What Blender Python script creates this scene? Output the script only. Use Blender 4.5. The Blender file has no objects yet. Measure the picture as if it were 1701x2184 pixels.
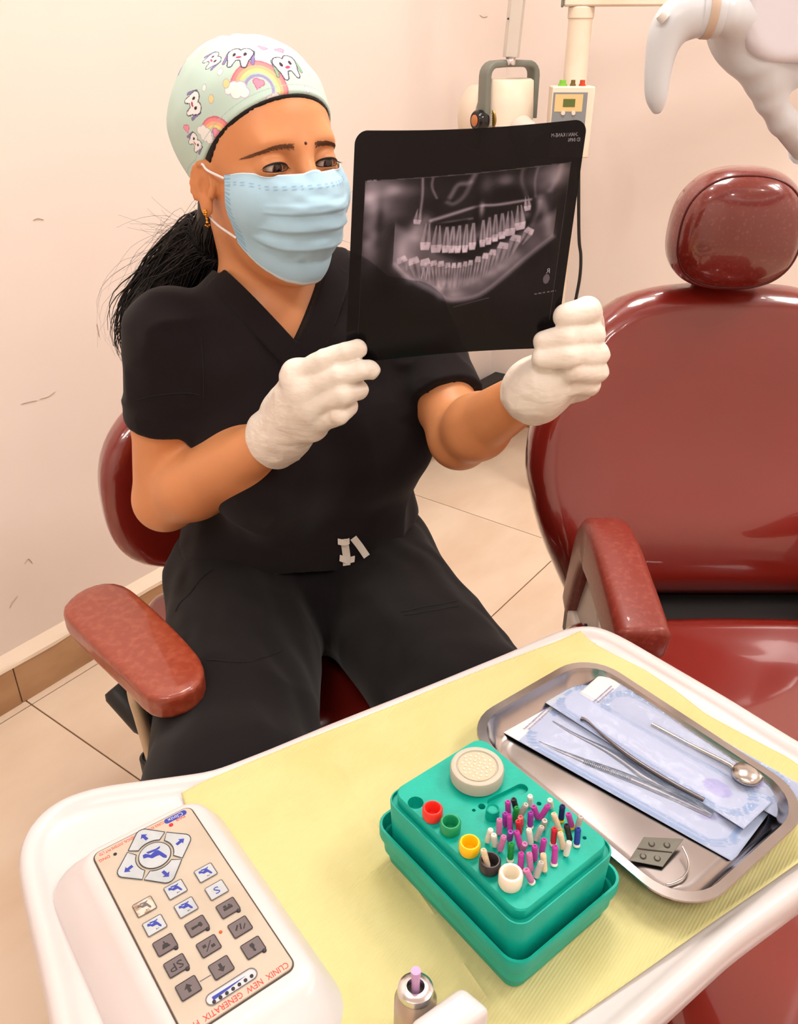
import bpy, bmesh, math, random
import numpy as np
from mathutils import Vector, Matrix

# ------------------------------------------------------------------ camera
SC = bpy.context.scene
FPX, CAM_H, PITCH = 1810.0, 1.17, math.radians(29.3)      # focal length in pixels of the 1701x2184 frame
CP, SP = math.cos(PITCH), math.sin(PITCH)
cam_d = bpy.data.cameras.new('camera')
cam_d.sensor_fit = 'VERTICAL'; cam_d.sensor_height = 36.0
cam_d.lens = FPX / 2184.0 * 36.0
cam_d.clip_start = 0.02; cam_d.clip_end = 50
cam = bpy.data.objects.new('camera', cam_d)
SC.collection.objects.link(cam)
cam.location = (0, 0, CAM_H)
cam.rotation_euler = (math.pi / 2 - PITCH, 0, 0)
SC.camera = cam

# ------------------------------------------------------------------ world, light, exposure
W = bpy.data.worlds.new('world'); SC.world = W; W.use_nodes = True
W.node_tree.nodes['Background'].inputs[0].default_value = (1.0, 0.93, 0.86, 1)
W.node_tree.nodes['Background'].inputs[1].default_value = 0.1
SC.view_settings.view_transform = 'Standard'
SC.view_settings.look = 'None'
SC.view_settings.gamma = 1.0
SC.view_settings.exposure = 0.15
SC.view_settings.use_curve_mapping = False

CY = SC.cycles
CY.max_bounces = 4; CY.diffuse_bounces = 3; CY.glossy_bounces = 2; CY.transmission_bounces = 4; CY.transparent_max_bounces = 8
CY.use_adaptive_sampling = True; CY.adaptive_threshold = 0.1
CY.caustics_reflective = False; CY.caustics_refractive = False; CY.sample_clamp_indirect = 6.0

CEIL_Z = 2.65
# room axes: U runs along the plastered wall behind the woman, V away from it
CORNER = np.array([0.3144, 2.7866])
U = np.array([0.5913, 0.8064]); V = np.array([0.8064, -0.5913])
def room(u, v, z=0.0):                       # u metres back along the wall from the corner, v metres off it
    p = CORNER - U * u + V * v
    return np.array([p[0], p[1], z])
ROOM_U, ROOM_V = 4.3, 3.5

def area_light(name, loc, sx, sy, power, col, rz=0.0, shape='RECTANGLE', target=None):
    l = bpy.data.lights.new(name, 'AREA'); l.shape = shape; l.size = sx
    if shape in ('RECTANGLE', 'ELLIPSE'): l.size_y = sy
    l.energy = power; l.color = col
    o = bpy.data.objects.new(name, l); SC.collection.objects.link(o)
    o.location = loc; o.rotation_euler = (0, 0, rz)
    if target is not None:
        o.rotation_euler = (Vector(target) - Vector(loc)).to_track_quat('-Z', 'Y').to_euler()
    return o
WARM = (1.0, 0.955, 0.925)
RZ = math.atan2(U[1], U[0])
# unseen ceiling panels added for ambient light, and the round down-lights of the room
PANELS = [(1.25, 0.75), (0.95, 2.35), (3.3, 1.7)]
for pu, pv in PANELS:
    area_light('ambient_panel_light', room(pu, pv, CEIL_Z - 0.03), 0.58, 0.58, 13.2, WARM, RZ)
DOWN = [(0.6, 0.75), (0.6, 2.2), (1.9, 0.45), (2.2, 2.7), (3.3, 0.8), (3.5, 2.7), (1.2, 2.6)]
for pu, pv in DOWN:
    area_light('down_light', room(pu, pv, CEIL_Z - 0.03), 0.11, 0.11, 4, WARM, 0, 'DISK')

# ------------------------------------------------------------------ helpers
COL = SC.collection
def ray(px, py):
    dy = py - 1092.0
    return np.array([px - 850.5, FPX * CP - dy * SP, -(dy * CP + FPX * SP)])
CAMP = np.array([0, 0, CAM_H])
def G(px, py, z):                            # point of a horizontal plane
    r = ray(px, py); return CAMP + r * ((z - CAM_H) / r[2])
def D(px, py, Y):                            # point at forward distance Y
    r = ray(px, py); return CAMP + r * (Y / r[1])
def unit(v): v = np.asarray(v, float); return v / np.linalg.norm(v)
def srgb(r, g, b):
    return tuple(((c / 255.) / 12.92 if c <= 10.3 else ((c / 255. + 0.055) / 1.055) ** 2.4) for c in (r, g, b))

MATS = {}
def mat(name, col, rough=0.5, metal=0.0, bump=None, var=None, sheen=0.0, spec=0.5, coat=0.0, trans=0.0,
        sss=0.0, alpha=1.0, emit=None, attr=None, aniso=None, ior=1.45, coat_rough=0.05, rough_var=None):
    """procedural principled material; col is an sRGB 0-255 triple"""
    if name in MATS: return MATS[name]
    m = bpy.data.materials.new(name); m.use_nodes = True; MATS[name] = m
    nt = m.node_tree; N = nt.nodes; L = nt.links; b = N['Principled BSDF']
    c = srgb(*col)
    b.inputs['Base Color'].default_value = (*c, 1); b.inputs['Roughness'].default_value = rough
    b.inputs['Metallic'].default_value = metal; b.inputs['IOR'].default_value = ior
    b.inputs['Specular IOR Level'].default_value = spec
    b.inputs['Coat Weight'].default_value = coat; b.inputs['Coat Roughness'].default_value = coat_rough
    b.inputs['Transmission Weight'].default_value = trans
    b.inputs['Sheen Weight'].default_value = sheen
    b.inputs['Alpha'].default_value = alpha
    if sss:
        b.inputs['Subsurface Weight'].default_value = sss
        b.inputs['Subsurface Radius'].default_value = (0.010, 0.004, 0.002)
        b.inputs['Subsurface Scale'].default_value = 0.6
    if emit:
        b.inputs['Emission Color'].default_value = (*srgb(*emit[0]), 1); b.inputs['Emission Strength'].default_value = emit[1]
    tc = N.new('ShaderNodeTexCoord')
    if attr:
        a = N.new('ShaderNodeAttribute'); a.attribute_name = attr
        L.new(a.outputs['Color'], b.inputs['Base Color'])
    if var:                                   # (second colour, scale, detail, low, high [, stretch])
        n = N.new('ShaderNodeTexNoise'); n.inputs['Scale'].default_value = var[1]; n.inputs['Detail'].default_value = var[2]
        if len(var) > 5:
            mp = N.new('ShaderNodeMapping'); mp.inputs['Scale'].default_value = var[5]
            L.new(tc.outputs['Object'], mp.inputs[0]); L.new(mp.outputs[0], n.inputs['Vector'])
        else: L.new(tc.outputs['Object'], n.inputs['Vector'])
        r = N.new('ShaderNodeMapRange'); r.inputs[1].default_value = var[3]; r.inputs[2].default_value = var[4]
        L.new(n.outputs['Fac'], r.inputs[0])
        mx = N.new('ShaderNodeMix'); mx.data_type = 'RGBA'
        mx.inputs[6].default_value = (*c, 1); mx.inputs[7].default_value = (*srgb(*var[0]), 1)
        if attr: L.new(a.outputs['Color'], mx.inputs[6])
        L.new(r.outputs[0], mx.inputs[0]); L.new(mx.outputs[2], b.inputs['Base Color'])
    if rough_var:                             # (scale, low rough, high rough)
        n = N.new('ShaderNodeTexNoise'); n.inputs['Scale'].default_value = rough_var[0]; n.inputs['Detail'].default_value = 4
        L.new(tc.outputs['Object'], n.inputs['Vector'])
        r = N.new('ShaderNodeMapRange'); r.inputs[1].default_value = 0.2; r.inputs[2].default_value = 0.8
        r.inputs[3].default_value = rough_var[1]; r.inputs[4].default_value = rough_var[2]
        L.new(n.outputs['Fac'], r.inputs[0]); L.new(r.outputs[0], b.inputs['Roughness'])
    if bump:                                  # list of (kind, scale, strength, distance [, stretch])
        prev = None
        for bp in (bump if isinstance(bump, list) else [bump]):
            kind, s, st, dist = bp[:4]
            if kind == 'noise':
                t = N.new('ShaderNodeTexNoise'); t.inputs['Scale'].default_value = s; t.inputs['Detail'].default_value = 4; out = t.outputs['Fac']
            elif kind == 'voro':
                t = N.new('ShaderNodeTexVoronoi'); t.inputs['Scale'].default_value = s; t.feature = 'SMOOTH_F1'; out = t.outputs['Distance']
            elif kind == 'wave':
                t = N.new('ShaderNodeTexWave'); t.inputs['Scale'].default_value = s; t.inputs['Distortion'].default_value = 0.3; out = t.outputs['Fac']
            if len(bp) > 4:
                mp = N.new('ShaderNodeMapping'); mp.inputs['Scale'].default_value = bp[4]
                if len(bp) > 5: mp.inputs['Rotation'].default_value = bp[5]
                L.new(tc.outputs['Object'], mp.inputs[0]); L.new(mp.outputs[0], t.inputs['Vector'])
            else: L.new(tc.outputs['Object'], t.inputs['Vector'])
            bn = N.new('ShaderNodeBump'); bn.inputs['Strength'].default_value = st; bn.inputs['Distance'].default_value = dist
            L.new(out, bn.inputs['Height'])
            if prev: L.new(prev.outputs[0], bn.inputs['Normal'])
            prev = bn
        L.new(prev.outputs[0], b.inputs['Normal'])
        if coat: L.new(prev.outputs[0], b.inputs['Coat Normal'])
    return m

class Geo:                                    # collects vertices and faces of ONE mesh
    def __init__(s): s.v = []; s.f = []
    def add(s, V, F):
        o = len(s.v); s.v.extend([tuple(map(float, p)) for p in V]); s.f.extend([tuple(int(i) + o for i in f) for f in F]); return s
    def box(s, c, size, R=None):
        x, y, z = np.array(size) / 2.
        P = np.array([(-x,-y,-z),(x,-y,-z),(x,y,-z),(-x,y,-z),(-x,-y,z),(x,-y,z),(x,y,z),(-x,y,z)])
        if R is not None: P = P @ np.asarray(R).T
        return s.add(P + np.asarray(c), [(0,3,2,1),(4,5,6,7),(0,1,5,4),(1,2,6,5),(2,3,7,6),(3,0,4,7)])
    def tube(s, pts, rad, n=12, cap=True, flat=1.0, closed=False, up=None):
        pts = np.asarray(pts, float); m = len(pts)
        rad = np.full(m, rad) if np.isscalar(rad) else np.asarray(rad, float)
        T = np.gradient(pts, axis=0)
        if closed: T = np.roll(pts, -1, 0) - np.roll(pts, 1, 0)
        T /= np.maximum(np.linalg.norm(T, axis=1, keepdims=True), 1e-12)
        r = np.asarray(up, float) if up is not None else (np.array([0, 0, 1.]) if abs(T[0][2]) < 0.9 else np.array([1., 0, 0]))
        V = []
        A = np.linspace(0, 2 * np.pi, n, endpoint=False)
        for i in range(m):
            x = np.cross(T[i], r); x /= np.linalg.norm(x); y = np.cross(x, T[i])
            if up is None: r = y
            V.append(pts[i] + rad[i] * (np.cos(A)[:, None] * x + np.sin(A)[:, None] * y * flat))
        V = np.concatenate(V); F = []
        for i in range(m if closed else m - 1):
            j = (i + 1) % m
            for k in range(n): F.append((i*n+k, i*n+(k+1) % n, j*n+(k+1) % n, j*n+k))
        if cap and not closed:
            F.append(tuple(range(n))[::-1]); F.append(tuple((m-1)*n+k for k in range(n)))
        return s.add(V, F)
    def lathe(s, prof, n=32, c=(0, 0, 0), R=None, close=True):
        prof = np.asarray(prof, float); m = len(prof); A = np.linspace(0, 2 * np.pi, n, endpoint=False)
        P = np.array([[r * np.cos(a), r * np.sin(a), z] for r, z in prof for a in A])
        if R is not None: P = P @ np.asarray(R).T
        F = [(i*n+k, i*n+(k+1) % n, (i+1)*n+(k+1) % n, (i+1)*n+k) for i in range(m-1) for k in range(n)]
        if close: F.append(tuple(range(n))[::-1]); F.append(tuple((m-1)*n+k for k in range(n)))
        return s.add(P + np.asarray(c), F)
    def prism(s, poly, z0, z1):
        n = len(poly); V = [(x, y, z0) for x, y in poly] + [(x, y, z1) for x, y in poly]
        F = [tuple(range(n))[::-1], tuple(range(n, 2*n))] + [(i, (i+1) % n, n+(i+1) % n, n+i) for i in range(n)]
        return s.add(V, F)
    def loft(s, rings, cap=True, closed=True):
        n = len(rings[0]); m = len(rings); V = np.concatenate([np.asarray(r, float) for r in rings])
        F = [(i*n+k, i*n+(k+1) % n, (i+1)*n+(k+1) % n, (i+1)*n+k) for i in range(m-1) for k in range(n if closed else n-1)]
        if cap: F.append(tuple(range(n))[::-1]); F.append(tuple((m-1)*n+k for k in range(n)))
        return s.add(V, F)
    def move(s, c, R=None):
        P = np.array(s.v)
        if R is not None: P = P @ np.asarray(R).T
        s.v = [tuple(p) for p in P + np.asarray(c)]; return s

def origin_of(o):
    p = np.zeros(3)
    while o is not None: p += np.array(o.location); o = o.parent
    return p
def build(name, g, m, parent=None, world=True, bevel=0.0, seg=2, smooth=True, angle=40, sub=0, loc=None, rot=None):
    """one mesh object; with world=True the vertices are world coordinates and are moved into the parent's frame"""
    Vv, Ff = (g.v, g.f) if isinstance(g, Geo) else g
    P = np.asarray(Vv, float).reshape(-1, 3)
    if parent is not None and world: P = P - origin_of(parent)
    me = bpy.data.meshes.new(name)
    me.from_pydata(P.tolist(), [], Ff if isinstance(Ff, list) else Ff.tolist())
    if isinstance(g, Geo):
        bm = bmesh.new(); bm.from_mesh(me); bmesh.ops.recalc_face_normals(bm, faces=bm.faces); bm.to_mesh(me); bm.free()
    me.materials.append(m)
    if smooth:
        me.polygons.foreach_set('use_smooth', np.ones(len(me.polygons), bool))
        if angle is not None: me.set_sharp_from_angle(angle=math.radians(angle))
    me.update()
    o = bpy.data.objects.new(name, me); COL.objects.link(o)
    if parent is not None: o.parent = parent
    if loc is not None: o.location = loc
    if rot is not None: o.rotation_euler = rot
    if bevel:
        md = o.modifiers.new('bevel', 'BEVEL'); md.width = bevel; md.segments = seg; md.limit_method = 'ANGLE'; md.angle_limit = math.radians(35)
        md.harden_normals = False
    if sub:
        md = o.modifiers.new('sub', 'SUBSURF'); md.levels = sub; md.render_levels = sub
    return o
def inst(src, parent, loc, rot=(0, 0, 0), scale=None, name=None, m=None):
    o = src.copy(); COL.objects.link(o); o.parent = parent; o.location = loc; o.rotation_euler = rot
    if scale is not None: o.scale = scale
    if name: o.name = name
    if m is not None:
        o.data = src.data.copy(); o.data.materials[0] = m
    return o
def tag(o, label, cat=None, group=None, kind=None):
    if label: o['label'] = label
    if cat: o['category'] = cat
    if group: o['group'] = group
    if kind: o['kind'] = kind
    return o
def empty(name, loc, label=None, cat=None, group=None, rz=0.0):
    o = bpy.data.objects.new(name, None); COL.objects.link(o); o.location = loc; o.rotation_euler = (0, 0, rz)
    o.empty_display_size = 0.05
    return tag(o, label, cat, group)
def struct(name, g, m, label=None, **k):
    o = build(name, g, m, **k); o['kind'] = 'structure'
    if label: o['label'] = label
    return o
def colour(o, C, name='Col'):
    a = o.data.color_attributes.new(name, 'FLOAT_COLOR', 'POINT')
    C = np.asarray(C, np.float32)
    if C.shape[1] == 3: C = np.concatenate([C, np.ones((len(C), 1), np.float32)], 1)
    a.data.foreach_set('color', C.ravel())
def rrect(w, h, r, n=6, cx=0, cy=0):          # rounded rectangle outline, counter-clockwise
    pts = []
    for sx, sy, a0 in ((1, 1, 0), (-1, 1, 90), (-1, -1, 180), (1, -1, 270)):
        for k in range(n + 1):
            a = math.radians(a0 + 90 * k / n)
            pts.append((cx + sx * (w/2 - r) + r * math.cos(a), cy + sy * (h/2 - r) + r * math.sin(a)))
    return pts
def spline(pts, n):                           # Catmull-Rom through points
    P = np.asarray(pts, float); P = np.vstack([2*P[0]-P[1], P, 2*P[-1]-P[-2]])
    out = []; m = len(P) - 3
    for t in np.linspace(0, m - 1e-9, n):
        i = int(t); u = t - i; a, b, c, d = P[i:i+4]
        out.append(0.5 * (2*b + (c-a)*u + (2*a-5*b+4*c-d)*u*u + (3*b-a-3*c+d)*u**3))
    return np.array(out)
def frame(x, y=None, z=None):                 # rotation matrix from column vectors
    return np.column_stack([x, y, z])

# ------------------------------------------------------------------ signed-distance modelling
def vlen(x): return np.sqrt(np.einsum('ij,ij->i', x, x))
def smin(a, b, k): h = np.clip(0.5 + 0.5 * (b - a) / k, 0, 1); return b + (a - b) * h - k * h * (1 - h)
def smax(a, b, k): return -smin(-a, -b, k)
def s_sphere(P, c, r): return vlen(P - np.asarray(c)) - r
def s_ell(P, c, r, R=None):
    q = P - np.asarray(c)
    if R is not None: q = q @ np.asarray(R)
    r = np.asarray(r, float); k0 = vlen(q / r); k1 = vlen(q / (r * r))
    return k0 * (k0 - 1.0) / np.maximum(k1, 1e-9)
def s_cone(P, a, b, r1, r2):                  # tapered capsule
    a = np.asarray(a, float); b = np.asarray(b, float); d = b - a
    t = np.clip(((P - a) @ d) / (d @ d), 0, 1)
    return vlen(P - a - t[:, None] * d) - (r1 + (r2 - r1) * t)
def s_chain(P, pts, rs, k=0.004):
    d = None
    for i in range(len(pts) - 1):
        e = s_cone(P, pts[i], pts[i+1], rs[i], rs[i+1]); d = e if d is None else smin(d, e, k)
    return d
def s_box(P, c, half, r=0.0, R=None):
    q = P - np.asarray(c)
    if R is not None: q = q @ np.asarray(R)
    q = np.abs(q) - (np.asarray(half) - r)
    return np.linalg.norm(np.maximum(q, 0), axis=1) + np.minimum(q.max(1), 0) - r
def sdf_mesh(fn, lo, hi, h, newton=1, b=6, margin=1.35):
    lo = np.asarray(lo, float); hi = np.asarray(hi, float)
    nb = np.ceil((hi - lo) / (h * b)).astype(int); n = nb * b
    gx = [lo[i] + h * (np.arange(nb[i]) * b + b / 2) for i in range(3)]
    Cn = np.stack(np.meshgrid(*gx, indexing='ij'), -1).reshape(-1, 3)
    dc = fn(Cn); R = h * b * 0.87 * margin + h
    act = np.nonzero(np.abs(dc) < R)[0]
    Dv = np.repeat(np.repeat(np.repeat(dc.reshape(nb).astype(np.float32), b, 0), b, 1), b, 2)
    li = np.stack(np.meshgrid(*[np.arange(b)] * 3, indexing='ij'), -1).reshape(-1, 3)
    bi = np.stack(np.unravel_index(act, nb), -1) * b
    for s in range(0, len(bi), 800):
        I = (bi[s:s+800, None, :] + li[None]).reshape(-1, 3)
        Dv[I[:, 0], I[:, 1], I[:, 2]] = fn(lo + I * h)
    ins = Dv < 0
    c8 = [ins[i:n[0]-1+i, j:n[1]-1+j, k:n[2]-1+k] for i in (0, 1) for j in (0, 1) for k in (0, 1)]
    al = c8[0].copy(); an = c8[0].copy()
    for c in c8[1:]: al &= c; an |= c
    cell = np.nonzero(an & ~al); ci = np.stack(cell, -1)
    acc = np.zeros((len(ci), 3)); cnt = np.zeros(len(ci))
    for ax in range(3):
        o1, o2 = [a for a in range(3) if a != ax]
        for i in (0, 1):
            for j in (0, 1):
                A = ci.copy(); A[:, o1] += i; A[:, o2] += j; B = A.copy(); B[:, ax] += 1
                da = Dv[A[:, 0], A[:, 1], A[:, 2]]; db = Dv[B[:, 0], B[:, 1], B[:, 2]]
                x = (da < 0) != (db < 0)
                t = np.where(x, da / np.where(x, da - db, 1), 0)
                p = A.astype(float); p[:, ax] += t
                acc[x] += p[x]; cnt[x] += 1
    P = lo + h * acc / cnt[:, None]
    idx = -np.ones(n - 1, np.int64); idx[cell] = np.arange(len(ci))
    F = []
    for ax in range(3):
        o1, o2 = (ax + 1) % 3, (ax + 2) % 3
        sl0 = [slice(None)] * 3; sl1 = [slice(None)] * 3; sl0[ax] = slice(0, -1); sl1[ax] = slice(1, None)
        ed = ins[tuple(sl0)] != ins[tuple(sl1)]
        E = np.stack(np.nonzero(ed), -1)
        E = E[(E[:, o1] > 0) & (E[:, o2] > 0) & (E[:, o1] < n[o1]-1) & (E[:, o2] < n[o2]-1) & (E[:, ax] < n[ax]-1)]
        flip = ins[E[:, 0], E[:, 1], E[:, 2]]
        q = []
        for a, c in ((-1, -1), (0, -1), (0, 0), (-1, 0)):
            X = E.copy(); X[:, o1] += a; X[:, o2] += c; q.append(idx[X[:, 0], X[:, 1], X[:, 2]])
        q = np.stack(q, -1); q[~flip] = q[~flip][:, ::-1]
        F.append(q)
    F = np.concatenate(F); F = F[(F >= 0).all(1)]
    for _ in range(newton): P = project(fn, P, h)
    return P, F
def sdf_grad(fn, P, e=0.0006):
    K = np.array([[1, -1, -1], [-1, -1, 1], [-1, 1, -1], [1, 1, 1.]]) * e      # tetrahedron differences
    g = sum(fn(P + k)[:, None] * k for k in K)
    return g / np.maximum(np.linalg.norm(g, axis=1, keepdims=True), 1e-9)
def project(fn, P, lim=0.004):
    d = np.clip(fn(P), -lim, lim); return P - 0.9 * d[:, None] * sdf_grad(fn, P)
def quad_subdiv(P, F):                       # split every quad into four
    E = np.sort(np.stack([F, np.roll(F, -1, 1)], -1).reshape(-1, 2), 1); Eu, inv = np.unique(E, axis=0, return_inverse=True); inv = inv.reshape(F.shape)
    n = len(P); m = P[Eu].mean(1); c = P[F].mean(1); ei = n + inv; ci = n + len(m) + np.arange(len(F))
    return np.vstack([P, m, c]), np.concatenate([np.stack([F[:, k], ei[:, k], ci, ei[:, k-1]], 1) for k in range(4)])
_rng = np.random.RandomState(7)
_perm = _rng.rand(64, 64, 64).astype(np.float32)
_pf = _perm.ravel()
def vnoise(P, s):                             # smooth value noise, 0..1
    q = P * s; i = np.floor(q).astype(np.int64); f = (q - i).astype(np.float32); f = f * f * (3 - 2 * f)
    x0, y0, z0 = (i[:, 0] & 63) << 12, (i[:, 1] & 63) << 6, i[:, 2] & 63
    x1, y1, z1 = ((i[:, 0] + 1) & 63) << 12, ((i[:, 1] + 1) & 63) << 6, (i[:, 2] + 1) & 63
    fx, fy, fz = f[:, 0], f[:, 1], f[:, 2]
    def lz(b): a_ = _pf[b + z0]; return a_ + (_pf[b + z1] - a_) * fz
    a_ = lz(x0 + y0); a_ += (lz(x0 + y1) - a_) * fy; b_ = lz(x1 + y0); b_ += (lz(x1 + y1) - b_) * fy
    return (a_ + (b_ - a_) * fx).astype(float)

# ================================================================== THE ROOM
M_wall = mat('plaster_wall', (244, 231, 223), 0.5, bump=[('noise', 2.2, 0.25, 0.02), ('noise', 60, 0.08, 0.002)], spec=0.35,
             var=((238, 223, 214), 1.6, 3, 0.15, 0.95))
M_ceil = mat('white_ceiling', (245, 240, 234), 0.8)
M_tile = mat('marble_tile', (232, 211, 188), 0.16, spec=0.5, var=((218, 190, 162), 2.6, 9, 0.42, 0.75, (1.0, 2.2, 1.0)), rough_var=(2.5, 0.16, 0.22))
M_skirt = mat('skirting_tile', (190, 150, 112), 0.3, var=((160, 118, 82), 5, 8, 0.4, 0.75, (1, 1, 2.5)))
M_grout = mat('brown_grout', (120, 86, 60), 0.9)
M_cream = mat('cream_plaster_edge', (244, 226, 205), 0.7)
M_mark = mat('scuff_mark', (150, 132, 118), 0.9)

def wall(name, u0, v0, u1, v1, label, n):
    # slab along the line (u0,v0)-(u1,v1), 0.1 thick away from the room (n in u,v)
    g = Geo(); a, b = room(u0, v0), room(u1, v1); off = room(u0 + n[0]*0.1, v0 + n[1]*0.1) - a
    P = [a, b, b + off, a + off]; P = P + [p + np.array([0, 0, CEIL_Z]) for p in P]
    g.add(P, [(0,1,2,3),(7,6,5,4),(0,4,5,1),(1,5,6,2),(2,6,7,3),(3,7,4,0)])
    return struct(name, g, M_wall, label, smooth=False)
wl = wall('wall_left', -0.1, 0, ROOM_U, 0, 'cream plastered wall behind the seated woman', (0, -1))
wr = wall('wall_right', 0, 0, 0, ROOM_V, 'cream plastered wall behind the dental chair', (-1, 0))
wall('wall_back', ROOM_U, 0, ROOM_U, ROOM_V, 'plastered wall behind the camera', (1, 0))
wall('wall_far_right', -0.1, ROOM_V, ROOM_U, ROOM_V, 'plastered wall beyond the dental chair', (0, 1))
g = Geo(); P = [room(-.1, -.1, CEIL_Z), room(ROOM_U+.1, -.1, CEIL_Z), room(ROOM_U+.1, ROOM_V+.1, CEIL_Z), room(-.1, ROOM_V+.1, CEIL_Z)]
g.add(P + [p + np.array([0, 0, .1]) for p in P], [(0,1,2,3),(7,6,5,4),(0,4,5,1),(1,5,6,2),(2,6,7,3),(3,7,4,0)])
struct('ceiling', g, M_ceil, 'plain white ceiling', smooth=False)
# fittings of the added ambient panels and of the round down-lights
M_lamp = mat('lit_diffuser', (255, 245, 230), 0.5, emit=((255, 240, 220), 5.0))
M_lamp.cycles.emission_sampling = 'NONE'
M_white = mat('white_enamel', (240, 238, 236), 0.3)
for (pu, pv), pl_ in zip(PANELS, ['above the seated woman', 'above the dental chair', 'behind the camera']):
    c = room(pu, pv, CEIL_Z - 0.0125)
    t = empty('ambient_panel', c, 'added square ceiling panel for ambient light ' + pl_, 'ceiling light', 'added ambient panels', RZ)
    g = Geo(); r0 = rrect(.62, .62, .01, 2); r1 = rrect(.58, .58, .008, 2)
    g.loft([[(x, y, .012) for x, y in r0], [(x, y, -.012) for x, y in r0], [(x, y, -.012) for x, y in r1], [(x, y, .004) for x, y in r1]], cap=False)
    build('panel_frame', g, M_white, t, world=False)
    g = Geo().box((0, 0, .005), (.58, .58, .004)); build('diffuser', g, M_lamp, t, world=False)
PLACE = ['above the corner behind the film', 'above the wall hook', 'above the plastered wall behind the woman', 'above the foot of the dental chair', 'behind the camera near the left wall', 'behind the camera on the chair side', 'above the dental chair']
for (pu, pv), pl_ in zip(DOWN, PLACE):
    c = room(pu, pv, CEIL_Z - 0.012)
    t = empty('down_light_fitting', c, 'small round ceiling down-light ' + pl_, 'ceiling light', 'round down-lights')
    build('trim_ring', Geo().lathe([(.075, .012), (.075, .002), (.06, -.006), (.055, .004)], 28, close=False), M_white, t, world=False)
    build('lens', Geo().lathe([(.0, .006), (.055, .006), (.055, .004), (.0, .004)], 28, close=False), M_lamp, t, world=False)

# floor: slab of grout with the tiles standing on it, each tile a piece of its own
g = Geo(); P = [room(-.05, -.05, -.012), room(ROOM_U+.05, -.05, -.012), room(ROOM_U+.05, ROOM_V+.05, -.012), room(-.05, ROOM_V+.05, -.012)]
g.add(P + [p + np.array([0, 0, .0095]) for p in P], [(3,2,1,0),(4,5,6,7),(0,1,5,4),(1,2,6,5),(2,3,7,6),(3,0,4,7)])
floor = struct('floor', g, M_grout, 'beige marble tiled floor with thin brown joints', smooth=False)
TS = 0.592
def uv_of(p): d = np.array(p[:2]) - CORNER; return -(d @ U), d @ V
u_c = uv_of(G(61, 1498, 0))[0]; v_b = uv_of(G(1209, 1164, 0))[1]
src = None
iu0 = -math.ceil(u_c / TS); iv0 = -2
for i in range(iu0, iu0 + 12):
    for j in range(iv0, 6):
        a0, a1 = max(u_c + i*TS, 0), min(u_c + (i+1)*TS, ROOM_U)
        b0, b1 = max(v_b + j*TS, 0), min(v_b + (j+1)*TS, ROOM_V)
        if a1 - a0 < .02 or b1 - b0 < .004: continue
        c = room((a0+a1)/2, (b0+b1)/2, -0.0042)
        full = abs(a1-a0-TS) < 1e-6 and abs(b1-b0-TS) < 1e-6
        if full and src is not None: inst(src, floor, c, (0, 0, RZ), name='floor_tile')
        else:
            o = build('floor_tile', Geo().box((0, 0, 0), (a1-a0-.0028, b1-b0-.0028, .0084)), M_tile, floor, world=False, smooth=False, loc=c, rot=(0, 0, RZ), bevel=.0008, seg=1)
            if full: src = o
# skirting tiles along both visible walls, with the bright plaster edge on top
def skirting(name, along_u, label):
    L = ROOM_U if along_u else ROOM_V
    def q(s, d, z): return room(s, d, z) if along_u else room(d, s, z)
    g = Geo(); P = [q(0, .0005, .0), q(L, .0005, .0), q(L, .006, .0), q(0, .006, .0)]
    g.add(P + [p + np.array([0, 0, .098]) for p in P], [(0,1,2,3),(7,6,5,4),(0,4,5,1),(1,5,6,2),(2,6,7,3),(3,7,4,0)])
    base = struct(name, g, M_grout, label, smooth=False)
    off = u_c + .008 if along_u else v_b
    k0 = -math.ceil(off / TS)
    for k in range(k0, k0 + 10):
        s0, s1 = max(off + k*TS, 0), min(off + (k+1)*TS, L)
        if s1 - s0 < .02: continue
        P = [q(s0+.001, .003, .0), q(s1-.001, .003, .0), q(s1-.001, .016, .0), q(s0+.001, .016, .0)]
        g = Geo().add(P + [p + np.array([0, 0, .092]) for p in P], [(0,1,2,3),(7,6,5,4),(0,4,5,1),(1,5,6,2),(2,6,7,3),(3,7,4,0)])
        build('skirting_tile', g, M_skirt, base, smooth=False, bevel=.0015)
    # lumpy plaster bead on the top edge
    n = 90; S = np.linspace(0, L, n); rng = np.random.RandomState(3); w = rng.rand(n)
    ring = []
    for s_, ww in zip(S, w):
        d = .0165 + .0018*ww; zt_ = .0915 - .004*ww
        ring.append([q(s_, .0, zt_), q(s_, d, zt_), q(s_, d, .097), q(s_, .012, .103), q(s_, .0, .118)])
    build('plaster_bead', Geo().loft(ring), M_cream, base)
skirting('baseboard_left', True, 'brown marble skirting with a cream plaster edge along the left wall')
skirting('baseboard_right', False, 'brown marble skirting along the right wall')

# ================================================================== INSTRUMENT TABLE
ZT = 0.67
M_tab = mat('white_abs_plastic', (212, 205, 205), 0.28, spec=0.5, var=((208, 194, 190), 6, 4, 0.5, 0.8))
M_pad = mat('keypad_overlay', (190, 177, 160), 0.32, var=((180, 165, 146), 20, 4, 0.5, 0.8))
M_edge = mat('dark_gasket', (70, 58, 52), 0.6)
M_klight = mat('light_key', (184, 190, 194), 0.35, var=((170, 176, 180), 60, 3, 0.4, 0.7))
M_kworn = mat('worn_key', (206, 196, 180), 0.5, var=((150, 116, 90), 160, 4, 0.45, 0.65))
M_kdark = mat('dark_grey_key', (104, 92, 94), 0.45)
M_kline = mat('dark_key_outline', (52, 50, 56), 0.5)
M_blue = mat('blue_print', (42, 56, 158), 0.5)
M_black = mat('black_print', (34, 30, 32), 0.5)
M_red = mat('red_print', (226, 62, 52), 0.5)
M_redled = mat('red_led', (220, 40, 50), 0.2)
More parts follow.
